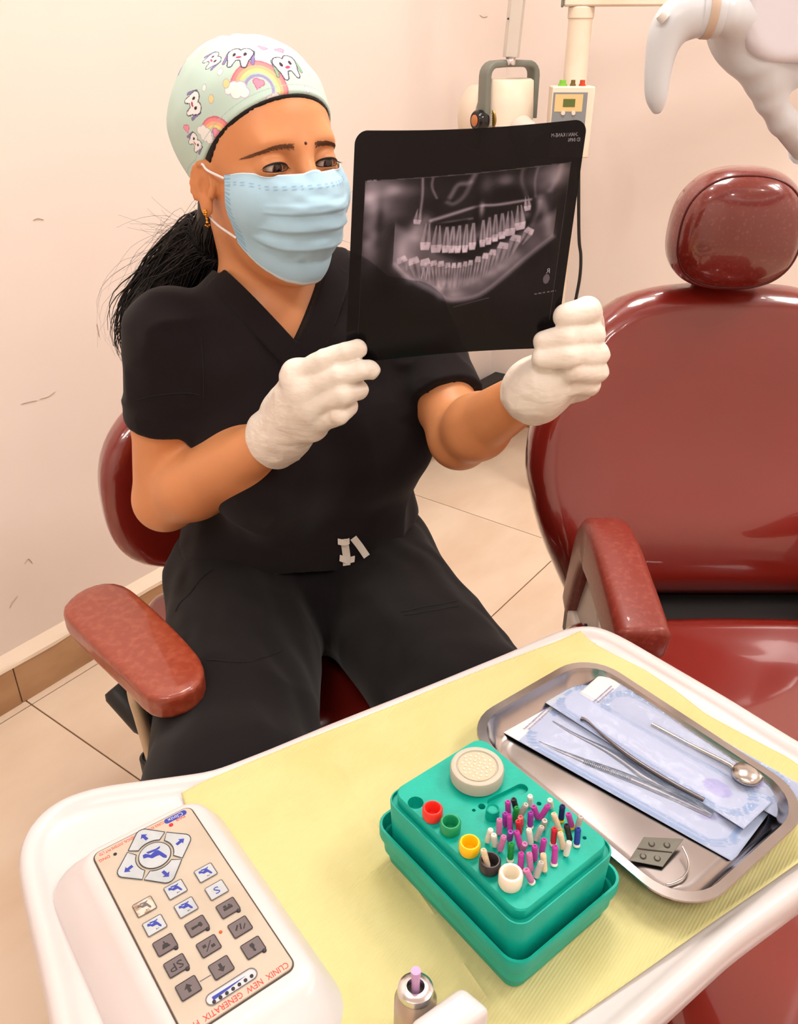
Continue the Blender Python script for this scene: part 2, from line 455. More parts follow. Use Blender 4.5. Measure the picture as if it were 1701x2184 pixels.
M_silver = mat('silver_print', (196, 198, 204), 0.3)
M_rust = mat('orange_rust_spot', (206, 92, 40), 0.8)

edge_px = [(120, 2300), (90, 2120), (48, 1930), (30, 1835), (40, 1780), (75, 1730), (130, 1692), (210, 1668), (330, 1652), (450, 1636), (560, 1594), (700, 1536), (900, 1458), (1080, 1385), (1165, 1348),
           (1205, 1333), (1245, 1327), (1280, 1330), (1330, 1352), (1430, 1410), (1560, 1485), (1701, 1572)]
OUT = [G(x, y, ZT)[:2] for x, y in edge_px]
cr = np.array([.378, .455]); d1 = unit(OUT[-1] - OUT[-2])
OUT += [cr - d1*.03, cr - d1*.008 + np.array([.0, -.012]), cr + np.array([-.012, -.022]), cr + np.array([-.035, -.04])]
nr = unit(np.array([-.8065, -.5913]))
OUT += [cr + nr*.2, cr + nr*.33, cr + nr*.40, cr + nr*.43 + np.array([-.01, .0])]
OUT.append((OUT[-1] + OUT[0]) / 2)
OUT = np.array(OUT)
def resample(P, n):
    P = np.vstack([P, P[:1]]); L = np.r_[0, np.cumsum(np.linalg.norm(np.diff(P, axis=0), axis=1))]
    t = np.linspace(0, L[-1], n, endpoint=False); return np.stack([np.interp(t, L, P[:, i]) for i in (0, 1)], -1)
OUT = resample(OUT, 240)
for _ in range(3): OUT = (np.roll(OUT, 1, 0) + 2*OUT + np.roll(OUT, -1, 0)) / 4
def inset(P, d):
    t = np.roll(P, -1, 0) - np.roll(P, 1, 0); n = np.stack([-t[:, 1], t[:, 0]], -1); n /= np.linalg.norm(n, axis=1, keepdims=True)
    c = P.mean(0)
    if ((c - P) * n).sum() < 0: n = -n
    return P + n * d
def ring(P, z): return [(x, y, z) for x, y in P]
table_c = np.array([0.06, 0.36])
table = empty('instrument_table', (table_c[0], table_c[1], 0), 'white plastic instrument table with a built-in control panel in the foreground', 'instrument table')
I1, I2, I3 = inset(OUT, .012), inset(OUT, .019), inset(OUT, .004)
RIM = 0.006
g = Geo().loft([ring(inset(OUT, .03), ZT-.045), ring(inset(OUT, .008), ZT-.042), ring(inset(OUT, .002), ZT-.03), ring(OUT, ZT-.012), ring(inset(OUT, .0012), ZT-.005), ring(I3, ZT-.001), ring(inset(OUT, .008), ZT),
                ring(I1, ZT-.0008), ring(inset(OUT, .0155), ZT-RIM*.6), ring(I2, ZT-RIM), ring(inset(OUT, .04), ZT-RIM)])
build('tabletop', g, M_tab, table, angle=60)
# support column and arm below the top
g = Geo().tube([(.1, .36, ZT-.045), (.1, .36, .16)], .03, 20)
build('support_column', g, M_white, table)
build('foot_plate', Geo().lathe([(.02, .0005), (.125, .0005), (.125, .02), (.06, .05), (.04, .17)], 32, c=(.1, .36, 0)), M_white, table)
def seg_dist(P, poly):                        # inward distance to the table outline
    best = np.full(len(P), 9.)
    for a, b in zip(poly, np.roll(poly, -1, 0)):
        d = b - a; t = np.clip(((P - a) @ d) / (d @ d), 0, 1); best = np.minimum(best, np.linalg.norm(P - a - t[:, None]*d, axis=1))
    x, y = P.T; ins = np.zeros(len(P), bool)
    for a, b in zip(poly, np.roll(poly, -1, 0)):
        c = ((a[1] > y) != (b[1] > y)) & (x < (b[0]-a[0]) * (y-a[1]) / (b[1]-a[1]+1e-12) + a[0]); ins ^= c
    return np.where(ins, best, -best)
def smooth(x, a, b): t = np.clip((x - a) / (b - a), 0, 1); return t*t*(3-2*t)

# control panel
A_K = 36.6; RK = math.radians(A_K); K0 = np.array([-.1351, .3496, ZT + .0135])
ca, sa = math.cos(RK), math.sin(RK)
def klocal(x, y, z=0): return np.array([K0[0] + ca*x - sa*y, K0[1] + sa*x + ca*y, K0[2] + z])
def kring(w, h, r, z, dx=0, dy=0): return [klocal(x, y, z) for x, y in rrect(w, h, r, 6, dx, dy)]
g = Geo().loft([kring(.124, .214, .03, -.0205, -.006, -.012), kring(.120, .208, .028, -.016, -.006, -.012), kring(.102, .186, .02, -.008, -.002, -.008), kring(.092, .176, .016, -.0025, 0, -.006),
                kring(.086, .170, .013, -.0006, 0, -.005), kring(.078, .160, .009, -.0003, 0, -.002), kring(.0715, .1515, .0055, -.0003)])
build('panel_housing', g, M_tab, table, angle=80)
panel = build('control_panel', Geo().loft([kring(.0705, .1505, .005, -.0010), kring(.0705, .1505, .005, .0007), kring(.0698, .1498, .0046, .0012)]), M_pad, table)
tag(panel, 'cream keypad overlay with blue, red and grey printed keys')
build('gasket', Geo().loft([kring(.0722, .1522, .0058, -.001), kring(.0722, .1522, .0058, .0003), kring(.07, .15, .005, .0003)], cap=False), M_edge, panel)
def kprism(poly, z0, z1): return Geo().add([klocal(x, y, z0) for x, y in poly] + [klocal(x, y, z1) for x, y in poly],
     [tuple(range(len(poly)))[::-1], tuple(range(len(poly), 2*len(poly)))] + [(i, (i+1) % len(poly), len(poly)+(i+1) % len(poly), len(poly)+i) for i in range(len(poly))])
mm = .001
def key(poly, m, line=True):
    o = build('key', kprism([(x*mm, y*mm) for x, y in poly], .001, .0019), m, panel, smooth=False)
    return o
def frame_line(poly, w=.32):
    P = [klocal(x*mm, y*mm, .0019) for x, y in poly]
    return Geo().tube(P, w*mm, 5, closed=True)
def icon(polys, cx, cy, s, m, z=.0019):       # several little flat shapes = one printed symbol
    g = Geo()
    for poly in polys:
        q = [(cx*mm + x*s*mm, cy*mm + y*s*mm) for x, y in poly]
        k = kprism(q, z, z + .00015); g.add(k.v, k.f)
    return build('printed_symbol', g, m, panel, smooth=False)
CHAIR = [[(-5.99, 4.14), (-4.28, 4.24), (-1.92, 1.6), (0.82, 2.61), (3.0, 2.36), (4.14, -0.2), (5.74, -4.79), (4.89, -6.1), (3.42, -4.7), (2.32, -1.63), (0.77, -1.29), (-2.16, -1.29), (-3.87, 0.85), (-6.47, 1.71)][::-1], [(-3.35, 4.94), (2.36, 3.99), (5.22, 4.37), (4.36, 3.03), (1.86, 2.67), (-2.98, 3.25)][::-1]]
NUM = [[(-.9, -4.2), (.2, -4.2), (.2, -3.3), (-.9, -3.3)], [(.8, -4.2), (1.3, -4.2), (1.3, -3.3), (.8, -3.3)]]
LAMP = [[(-2.6, -2.2), (2.6, -2.2), (1.5, .6), (.4, 1), (.4, 2.6), (-.4, 2.6), (-.4, 1), (-1.5, .6)]]
ARROW = [[(-.9, -2.8), (.9, -2.8), (.9, .2), (2.4, .2), (0, 3.0), (-2.4, .2), (-.9, .2)]]
CUP = [[(-3, -1), (3, -1), (3, .8), (-3, .8)], [(-2.4, 1.2), (-.4, 1.2), (-.4, 2.6), (-2.4, 2.6)], [(.4, 1.2), (2.8, 1.2), (1.2, 2.6)]]
SLASH = [[(-2.8, -2.8), (-2.2, -3), (2.8, 2.8), (2.2, 3)], [(-3.4, .2), (-1.2, .2), (-1.2, 2.2), (-3.4, 2.2)], [(1.2, -2.2), (3.6, -2.2), (3.6, -.3), (1.2, -.3)]]
DRILL = [[(-3.6, -1), (1, -.6), (2, -2), (3.4, -1.2), (3, 1.4), (1.6, 1.6), (1, .6), (-3.6, .8)]]
FOOT = [[(-1.1, 3), (1, 3.2), (1.5, 1), (.6, -.6), (.9, -2.2), (.2, -3), (-.7, -2), (-.6, 0), (-1.3, 1.4)]]
ZIG = [[(-3.6, -.6), (-1.2, 2.4), (-.4, 1.8), (-2.6, -1.2)], [(-.6, -1.6), (.6, 2.2), (1.4, 2), (.2, -2)], [(1.0, -2.2), (3.4, .8), (3.8, .2), (1.6, -2.6)]]
XS = [-22.1, -1.1, 20.2]; YS = [15.8, -.5, -16.7, -33.3, -50.4]
def rpoly(cx, cy, w=12.2, h=10.6): return [(x, y) for x, y in rrect(w, h, .8, 2, cx, cy)]
def rot180(polys): return [[(-x, -y) for x, y in p] for p in polys]
light = {(0, 1): None}
for ci in range(3):
    for ri in range(5):
        cx, cy = XS[ci], YS[ri]
        isl = (ci == 2 and ri < 2) or (ci == 1 and ri < 2) or (ci == 0 and ri < 2)
        k_ = key(rpoly(cx, cy), M_kworn if (ci, ri) == (0, 0) else (M_klight if isl else M_kdark))
        build('key_outline', frame_line(rpoly(cx, cy)), M_kline if not isl else M_kdark, panel)
        if isl:
            if (ci, ri) == (2, 1): pass
            else:
                icon(CHAIR, cx, cy + .6, .62, M_kdark if (ci, ri) == (0, 0) else M_blue)
                icon(NUM, cx + .4, cy - .1, .8, M_kdark)
        else:
            sym = {(0, 2): LAMP, (0, 4): ARROW, (1, 2): DRILL, (1, 3): SLASH, (1, 4): rot180(ARROW), (2, 2): CUP, (2, 3): ZIG, (2, 4): FOOT}.get((ci, ri))
            if sym: icon(sym, cx, cy, 1.0, M_black)
            if (ci, ri) in ((0, 2), (0, 3), (1, 2), (2, 2), (2, 4)):
                c = klocal((cx + 4.6)*mm, (cy - 5.6)*mm, .0016)
                build('key_light', Geo().lathe([(.0014, -.0006), (.0014, .0002), (.0009, .0009), (.0002, .0011)], 12, c=c), M_kline, panel)
DX, DY, HD = -1.5, 49.0, 27.5
for q4 in range(4):
    th = math.radians(90 * q4); loc = []
    for k in range(9):
        a = math.radians(45 + 8 + (90 - 16) * k / 8); loc.append((12.6*math.cos(a), 12.6*math.sin(a)))
    loc += [(-13.2, 14.4-.3), (-3.2, 24.6), (-1.2, 25.6), (1.2, 25.6), (3.2, 24.6), (13.2, 14.1)]
    P = [(DX + x*math.cos(th) - y*math.sin(th), DY + x*math.sin(th) + y*math.cos(th)) for x, y in loc]
    key(P, M_klight); build('key_outline', frame_line(P), M_kline, panel)
    ar = [[(-.8, -2.4), (.8, -2.4), (.8, .2), (2.0, .2), (0, 2.4), (-2.0, .2), (-.8, .2)]]
    da = [math.radians(20), math.radians(-70), math.radians(-160), math.radians(110)][q4] - 0
    da = math.radians([14, 104, 194, 284][q4])
    ar = [[(x*math.cos(da) - y*math.sin(da), x*math.sin(da) + y*math.cos(da)) for x, y in ar[0]]]
    icon(ar, DX - 18.5*math.sin(th), DY + 18.5*math.cos(th), 1.35, M_blue)
circ = [(DX + 10.6*math.cos(a), DY + 10.6*math.sin(a)) for a in np.linspace(0, 2*np.pi, 32, endpoint=False)]
key(circ, M_klight); build('key_outline', frame_line(circ), M_kline, panel)
icon(CHAIR, DX, DY, 1.12, M_blue)
for cx, cy, r, m in ((17.8, 66.7, 1.5, M_redled), (-22.7, 66.3, 1.2, M_black), (9, -28.9, 1.1, M_rust)):
    build('indicator_light', Geo().lathe([(r*mm, -.0004), (r*mm, .0003), (r*.6*mm, .0007), (.0002, .0009)], 14, c=klocal(cx*mm, cy*mm, .0012)), m, panel)
ov = [(x - 1.3, y - 64.5) for x, y in rrect(32, 7.4, 3.6, 6)]
icon([ov], 0, 0, 1, M_silver, .0012); build('meter_outline', frame_line(ov, .25), M_kdark, panel)
icon([[(-13.5, -63.2), (8, -63.4), (-13.5, -65.6)]], 0, 0, 1, M_blue, .0014)
for k in range(7):
    build('meter_light', Geo().lathe([(.0011, -.0003), (.0011, .0004), (.0004, .0007)], 10, c=klocal((-13.6 + 4.1*k)*mm, (-66.6 + .15*k)*mm, .0014)), M_black, panel)
icon([[(-15, -50.1), (-8, -50.3), (-8, -50.9), (-15, -50.7)]], 0, 0, 1, M_kdark, .0012)

def lettering(txt, size, m, parent, loc, R3, name='lettering', align='CENTER', squeeze=1.0, thick=.00005, shear=0.0):
    """flat letters turned into a mesh; R3 columns are the text's x, y and normal"""
    c = bpy.data.curves.new(name, 'FONT'); c.body = txt; c.size = size; c.align_x = align; c.align_y = 'CENTER'; c.extrude = thick; c.resolution_u = 2; c.shear = shear
    o = bpy.data.objects.new(name, c); COL.objects.link(o)
    me = bpy.data.meshes.new_from_object(o.evaluated_get(bpy.context.evaluated_depsgraph_get()))
    bpy.data.objects.remove(o); bpy.data.curves.remove(c)
    n = len(me.vertices); co = np.empty(n*3); me.vertices.foreach_get('co', co); co = co.reshape(-1, 3); co[:, 0] *= squeeze
    P = co @ np.asarray(R3).T + np.asarray(loc) - (origin_of(parent) if parent is not None else 0)
    me.vertices.foreach_set('co', P.ravel()); me.update(); me.materials.clear(); me.materials.append(m); me.name = name
    b = bpy.data.objects.new(name, me); COL.objects.link(b); b.parent = parent
    return b
KX = np.array([ca, sa, 0]); KY = np.array([-sa, ca, 0]); KZ = np.array([0, 0, 1.])
FLIP = frame(-KX, -KY, KZ)
lettering('CLINIX  NEW  GENERATIX  PRO', .0056, M_red, panel, klocal(-.001, -.0717, .0013), FLIP, squeeze=.82)
lettering('CLINIX INTELLIGENT MEDICAL SYSTEMS PVT LTD', .0034, M_red, panel, klocal(-.0085, .0722, .0013), FLIP, squeeze=.62)
lettering('PWR', .0034, M_red, panel, klocal(.0255, .0685, .0013), FLIP)
lettering('DNG', .0034, M_red, panel, klocal(-.0298, .0672, .0013), FLIP)
lettering('SP', .0075, M_black, panel, klocal(XS[0]*mm, YS[3]*mm, .00195), FLIP, squeeze=1.2)
lettering('S', .0075, M_blue, panel, klocal(XS[2]*mm, YS[1]*mm, .00195), FLIP, squeeze=1.2)
icon([[(x + 23.2, y + 71.6) for x, y in rrect(16.5, 4.6, 2.2, 5)]], 0, 0, 1, M_blue, .0012)
lettering('Clinix', .0048, M_silver, panel, klocal(.0232, .0716, .0014), FLIP)

# ------------------------------------------------------------------ yellow drape sheet
M_paper = mat('yellow_tissue', (206, 199, 142), 0.8, bump=[('wave', 150, 0.25, 0.0006, (1, 1, 1), (0, 0, math.radians(38))), ('noise', 40, 0.25, 0.002)], spec=0.2, var=((200, 190, 126), 14, 4, 0.45, 0.8))
c00, c10, c11, c01 = [G(x, y, ZT)[:2] for x, y in ((385, 1688), (1236, 1348), (1790, 1650), (700, 2230))]
c11 = np.array([.352, .440]); c01 = np.array([-.035, .205])
nu, nv = 150, 90
uu, vv = np.meshgrid(np.linspace(0, 1, nu), np.linspace(0, 1, nv), indexing='ij'); uu, vv = uu.ravel(), vv.ravel()
rng = np.random.RandomState(5)
XY = (c00*((1-uu)*(1-vv))[:, None] + c10*(uu*(1-vv))[:, None] + c11*(uu*vv)[:, None] + c01*((1-uu)*vv)[:, None])
wob = np.interp(vv, np.linspace(0, 1, 9), [0, .002, .006, .004, -.002, .001, .004, 0, 0])
XY += unit(c10 - c00)[None] * (wob * (uu > .8) * (uu - .8) / .2)[:, None]
dist = seg_dist(XY, OUT)
P3 = np.column_stack([XY, np.zeros(len(XY))])
# the far edge folds down over the rim
nin = vnoise(np.column_stack([XY, XY[:, :1]]), 14) * .0012 + vnoise(np.column_stack([XY, XY[:, :1]]), 45) * .0005
Zp = ZT - RIM + .0012 + (RIM + .0002) * (1 - smooth(dist, .010, .028)) + nin
fold1 = np.exp(-((vv - .46 - .04*uu) / .006)**2) * .0016; fold2 = np.exp(-((uu - .30 + .03*vv) / .004)**2) * .0014
Zp += (fold1 + fold2) * smooth(dist, .02, .05)
Zp -= smooth(-dist, -.002, .006) * .012
P3[:, 2] = Zp
Fq = [(i*nv+j, (i+1)*nv+j, (i+1)*nv+j+1, i*nv+j+1) for i in range(nu-1) for j in range(nv-1)]
sheet = build('drape_sheet', (P3, Fq), M_paper)
md = sheet.modifiers.new('thick', 'SOLIDIFY'); md.thickness = .0005; md.offset = 1
tag(sheet, 'thin yellow embossed paper sheet spread over the instrument table', 'paper sheet')

# ------------------------------------------------------------------ green file box
M_green = mat('green_box_plastic', (0, 172, 152), 0.45, spec=0.4, bump=('noise', 260, 0.25, 0.0006), var=((4, 158, 138), 30, 3, 0.4, 0.7))
M_greend = mat('green_box_well', (0, 120, 108), 0.6)
BX = unit(np.array([.78, .626, 0])); BR = math.atan2(BX[1], BX[0])
ZP = ZT - RIM + .003
TOPZ = .733
bc = np.array([.0635, .3800])
cb, sb = math.cos(BR), math.sin(BR)
def bl(x, y, z): return np.array([bc[0] + cb*x - sb*y, bc[1] + sb*x + cb*y, z])
def bring(w, h, r, z): return [bl(x, y, z) for x, y in rrect(w, h, r, 6)]
box = empty('file_box', (bc[0], bc[1], ZP), 'green plastic endodontic file box on the yellow sheet', 'file box')
z0 = ZP
g = Geo().loft([bring(.086, .124, .008, z0), bring(.088, .126, .009, z0+.002), bring(.0915, .1295, .010, z0+.022), bring(.0925, .1305, .010, z0+.0235), bring(.0985, .1365, .012, z0+.0245), bring(.0995, .1375, .012, z0+.0265),
                bring(.0995, .1375, .012, z0+.0345), bring(.099, .137, .012, z0+.0355), bring(.096, .134, .011, z0+.0355), bring(.0955, .1335, .011, z0+.0345), bring(.0935, .1315, .010, z0+.012), bring(.08, .12, .01, z0+.012)])
build('tub', g, M_green, box, angle=50)
g = Geo().loft([bring(.082, .118, .009, z0+.0125), bring(.0855, .1215, .009, z0+.0135), bring(.0885, .1245, .010, TOPZ-.0075), bring(.088, .124, .010, TOPZ-.0065), bring(.0865, .1225, .0095, TOPZ-.0065), bring(.0862, .1222, .0095, TOPZ-.009), bring(.07, .1, .009, TOPZ-.009)])
build('insert', g, M_green, box, angle=50)
# top plate with real wells: polygon grid is cut by booleans on simple cylinders
plate_g = Geo().loft([bring(.0800, .1170, .0085, TOPZ-.0088), bring(.0805, .1175, .0085, TOPZ-.001), bring(.0790, .1160, .008, TOPZ)])
plate = build('file_plate', plate_g, M_green, box, angle=50)
def bpx(px, py, z=TOPZ): p = G(px, py, z); return p
wells = [((886, 1712), .0052), ((922, 1738), .0052), ((960, 1768), .0052), ((1001, 1812), .0052), ((1044, 1850), .0052), ((1088, 1884), .0052), ((1149, 1714), .0016), ((1246, 1787), .0013), ((1027, 1720), .0024), ((1010, 1728), .0012)]
cut = Geo()
for (x, y), r in wells:
    cut.lathe([(r*.85, -.0078), (r, -.006), (r, .002)], 20, c=bpx(x, y))
# the oblong groove behind the files
ga, gb = bpx(1052, 1712), bpx(1112, 1682); gd = unit(gb - ga); gn = np.array([-gd[1], gd[0], 0])
gr = []
for k in range(9): a = math.pi/2 + math.pi*k/8; gr.append(ga + .0042*(math.cos(a)*gd + math.sin(a)*gn))
for k in range(9): a = -math.pi/2 + math.pi*k/8; gr.append(gb + .0042*(math.cos(a)*gd + math.sin(a)*gn))
cut.loft([[p + np.array([0, 0, -.0035]) for p in gr], [p + np.array([0, 0, .002]) for p in gr]])
cutter = build('cutter', cut, M_greend)
md = plate.modifiers.new('cut', 'BOOLEAN'); md.object = cutter; md.operation = 'DIFFERENCE'; md.solver = 'EXACT'
me2 = bpy.data.meshes.new_from_object(plate.evaluated_get(bpy.context.evaluated_depsgraph_get()))
plate.modifiers.clear(); plate.data = me2
while len(me2.materials) > 1: me2.materials.pop()
me2.polygons.foreach_set('material_index', np.zeros(len(me2.polygons), np.int32)); me2.set_sharp_from_angle(angle=math.radians(40))
bpy.data.objects.remove(cutter)
pc = bpx(1049, 1742)
build('peg', Geo().lathe([(.0046, -.001), (.0042, .0075), (.0036, .008), (.0030, .0066), (.0002, .0066)], 20, c=pc), M_green, box)

# silicone stop holders standing in the wells
def cup(px, py, col, label, R=.0066, h=.0085, name='stopper_cup', r_in=.0045):
    c = bpx(px, py, TOPZ + .004); c[2] = TOPZ
    m = mat('cup_' + label.split()[0], col, 0.35, spec=0.5)
    pr = [(.0047, -.0045), (.0049, .0), (R*.93, .0004), (R, .002), (R, h-.001), (R-.0008, h), (r_in+.0006, h), (r_in, h-.001), (r_in*.9, .0005), (.0002, .0002)]
    o = build(name, Geo().lathe(pr, 28), m, world=False, loc=c)
    return tag(o, label, 'stopper cup', 'coloured cups in the file box')
cup(922, 1733, (236, 48, 36), 'red silicone cup second in the front row of the file box')
cup(960, 1762, (24, 150, 96), 'dark green silicone cup between the red and yellow cups')
cup(1001, 1806, (252, 196, 12), 'yellow silicone cup in the front row of the file box')
cup(1044, 1844, (52, 44, 46), 'black silicone cup with a cream file leaning in it')
cup(1088, 1876, (240, 228, 206), 'white silicone cup at the near corner of the file box', R=.0072, h=.0105)
M_frost = mat('frosted_cap', (216, 208, 190), 0.4, sss=0.0, trans=0.25, ior=1.3)
M_nub = mat('frosted_nub', (236, 220, 196), 0.4)
cc = bpx(1016, 1652, TOPZ + .003); cc[2] = TOPZ + .0005
capo = empty('round_cap', cc, 'round frosted cap with raised dots on the far corner of the file box', 'cap')
build('cap_body', Geo().lathe([(.0005, 0), (.0165, 0), (.0178, .001), (.0182, .0085), (.0174, .0105), (.0160, .0112), (.0142, .0108), (.0136, .0098), (.0005, .0098)], 44), M_frost, capo, world=False)
build('cap_insert', Geo().lathe([(.0002, .0098), (.0128, .0098), (.013, .0101), (.0128, .0105), (.0002, .0105)], 40), mat('cap_insert_sponge', (206, 184, 160), 0.8), capo, world=False)
nubs = Geo(); rng = np.random.RandomState(2); sp = []
for k in range(37):
    r_ = .0112*math.sqrt((k + .5)/37); a = k*2.39996; sp.append((r_*math.cos(a), r_*math.sin(a)))
nub_src = None
for x, y in sp:
    if nub_src is None: nub_src = build('raised_dot', Geo().lathe([(.0009, 0), (.0008, .0006), (.0004, .0009), (.0001, .001)], 8), M_nub, capo, world=False, loc=(x, y, .0104))
    else: inst(nub_src, capo, (x, y, .0104))

# root canal files: each one a thing with handle and stop
FILES = [('magenta', 545, 260, 550, 400), ('black', 608, 235, 640, 355), ('green', 648, 330, 622, 480), ('grey', 752, 296, 688, 425), ('white', 797, 200, 800, 310), ('magenta', 836, 318, 885, 455), ('magenta', 1004, 305, 908, 460),
 ('white', 1022, 245, 1035, 330), ('violet', 515, 395, 520, 540), ('magenta', 560, 410, 572, 610), ('pink', 450, 462, 445, 635), ('pale red', 688, 440, 695, 540), ('red', 660, 485, 678, 625), ('violet', 805, 385, 797, 545), ('cream', 1062, 398, 1130, 585),
 ('navy', 1165, 308, 1148, 470), ('magenta', 1230, 400, 1270, 545), ('grey', 1372, 432, 1330, 570), ('blue', 1342, 565, 1325, 750), ('white', 352, 580, 312, 725), ('white', 385, 640, 402, 770), ('pink', 502, 655, 455, 825),
 ('violet', 575, 605, 565, 700), ('magenta', 642, 598, 695, 800), ('white', 783, 578, 805, 745), ('grey', 962, 478, 945, 570), ('grey', 932, 548, 858, 705), ('red', 1072, 565, 1060, 740), ('cream', 1138, 615, 1175, 805), ('black', 1208, 525, 1250, 705),
 ('white', 1240, 722, 1200, 875), ('green', 585, 735, 572, 920), ('pink', 737, 742, 715, 810), ('magenta', 850, 765, 848, 930), ('magenta', 957, 690, 925, 850), ('magenta', 698, 845, 688, 1030), ('pink', 787, 845, 805, 1050), ('cream', 945, 855, 960, 1060),
 ('grey', 925, 950, 862, 1125), ('magenta', 1083, 765, 1068, 965), ('pink', 752, 1035, 815, 1170)]
FC = {'magenta': (184, 62, 158), 'black': (40, 36, 42), 'green': (24, 140, 60), 'grey': (186, 180, 172), 'white': (226, 222, 210), 'violet': (150, 52, 160), 'pink': (204, 120, 170), 'pale red': (214, 90, 96), 'red': (200, 36, 56),
      'cream': (226, 202, 168), 'navy': (26, 34, 88), 'blue': (30, 58, 152)}
M_stop = mat('white_stop', (240, 234, 222), 0.4); M_ystop = mat('yellow_stop', (226, 190, 40), 0.4); M_steel = mat('file_steel', (190, 184, 178), 0.25, metal=1.0)
order = sorted(range(len(FILES)), key=lambda i: FILES[i][1]); num = {}
ORD = ['first', 'second', 'third', 'fourth', 'fifth', 'sixth', 'seventh', 'eighth', 'ninth', 'tenth', 'eleventh', 'twelfth', 'thirteenth']
tot = {}
for f in FILES: tot[f[0]] = tot.get(f[0], 0) + 1
label_of = {}
for i in order:
    c = FILES[i][0]; k = num.get(c, 0); num[c] = k + 1
    label_of[i] = (f'{c} handled root canal file in the green box, {ORD[k]} from left of the {c} ones' if tot[c] > 1 else f'only {c} handled root canal file standing in the green box')
def file_thing(i, col, base, top, stop, label):
    ax = top - base; L = np.linalg.norm(ax); az = ax / L; x = unit(np.cross(az, [0.3, 1, 0])); R = frame(x, np.cross(az, x), az)
    t = empty('root_canal_file', base, label, 'dental file', 'files standing in the green box')
    m = mat('handle_' + col.replace(' ', '_'), FC[col], 0.4)
    r = .00195
    prof = [(.0009, .0), (r*.9, .0006)]
    for k in range(5): zz = .002 + k*(L-.004)/5; prof += [(r, zz), (r*.9, zz + .0006), (r, zz + .0012)]
    prof += [(r*1.0, L-.001), (r*.8, L), (r*.45, L-.0001), (r*.4, L-.0008), (.0001, L-.0008)]
    build('handle', Geo().lathe(prof, 12, R=R), m, t, world=False)
    build('shaft', Geo().tube([-.0045*az, .001*az], .00045, 6), M_steel, t, world=False)
    if stop: build('stop', Geo().lathe([(.0004, -.0012), (.0021, -.0012), (.0023, -.0004), (.0021, .0004), (.0004, .0004)], 12, R=R), stop, t, world=False)
    return t
for i, (c, tx, ty, bx_, by) in enumerate(FILES):
    f = lambda x, y: (980 + x/5.316, 1660 + y/5.316)
    B = G(*f(bx_, by), TOPZ + .0013); B[2] = TOPZ + .0013
    T = G(*f(tx, ty), TOPZ + .0118)
    if np.linalg.norm(T - B) < .0085: T = B + unit(T - B)*.0085
    if np.linalg.norm(T - B) > .0135: T = B + unit(T - B)*.0135
    stop = M_ystop if i in (15, 16, 14) else (M_stop if i in (18, 27, 31, 39, 40, 13, 35) else None)
    file_thing(i, c, B, T, stop, label_of[i])
B = G(1040, 1850, TOPZ + .002); B[2] = TOPZ + .0022; T = G(1030, 1812, TOPZ + .0145)
file_thing(99, 'cream', B, T, None, 'cream root canal file leaning in the black cup')

# ================================================================== STEEL TRAY AND ITS CONTENTS
M_tray = mat('stainless_steel', (178, 171, 168), 0.2, metal=1.0, bump=('noise', 14, 0.05, 0.004), rough_var=(20, 0.14, 0.28))
TC = np.array([.1745, .4675]); TA = math.atan2(.613, .79); ta, tb = math.cos(TA), math.sin(TA)
ZF = ZP - .0002                                                     # where the tray stands
def tl(x, y, z): return np.array([TC[0] + ta*x - tb*y, TC[1] + tb*x + ta*y, z])
def tring(w, h, r, z): return [tl(x, y, z) for x, y in rrect(w, h, r, 8)]
g = Geo().loft([tring(.112, .176, .018, ZF), tring(.116, .180, .02, ZF), tring(.128, .192, .026, ZF+.004), tring(.140, .204, .032, ZF+.0195), tring(.152, .216, .036, ZF+.0225), tring(.1535, .2175, .0365, ZF+.0215), tring(.1545, .2185, .037, ZF+.0222), tring(.1535, .2175, .0365, ZF+.0232),
                tring(.141, .205, .033, ZF+.0232), tring(.138, .202, .031, ZF+.0200), tring(.126, .190, .025, ZF+.0045), tring(.114, .178, .019, ZF+.0012), tring(.10, .165, .015, ZF+.0012)])
tray = build('steel_tray', g, M_tray, angle=50)
tag(tray, 'shallow stainless steel instrument tray with rounded corners on the yellow sheet', 'tray')
ZI = ZF + .0016

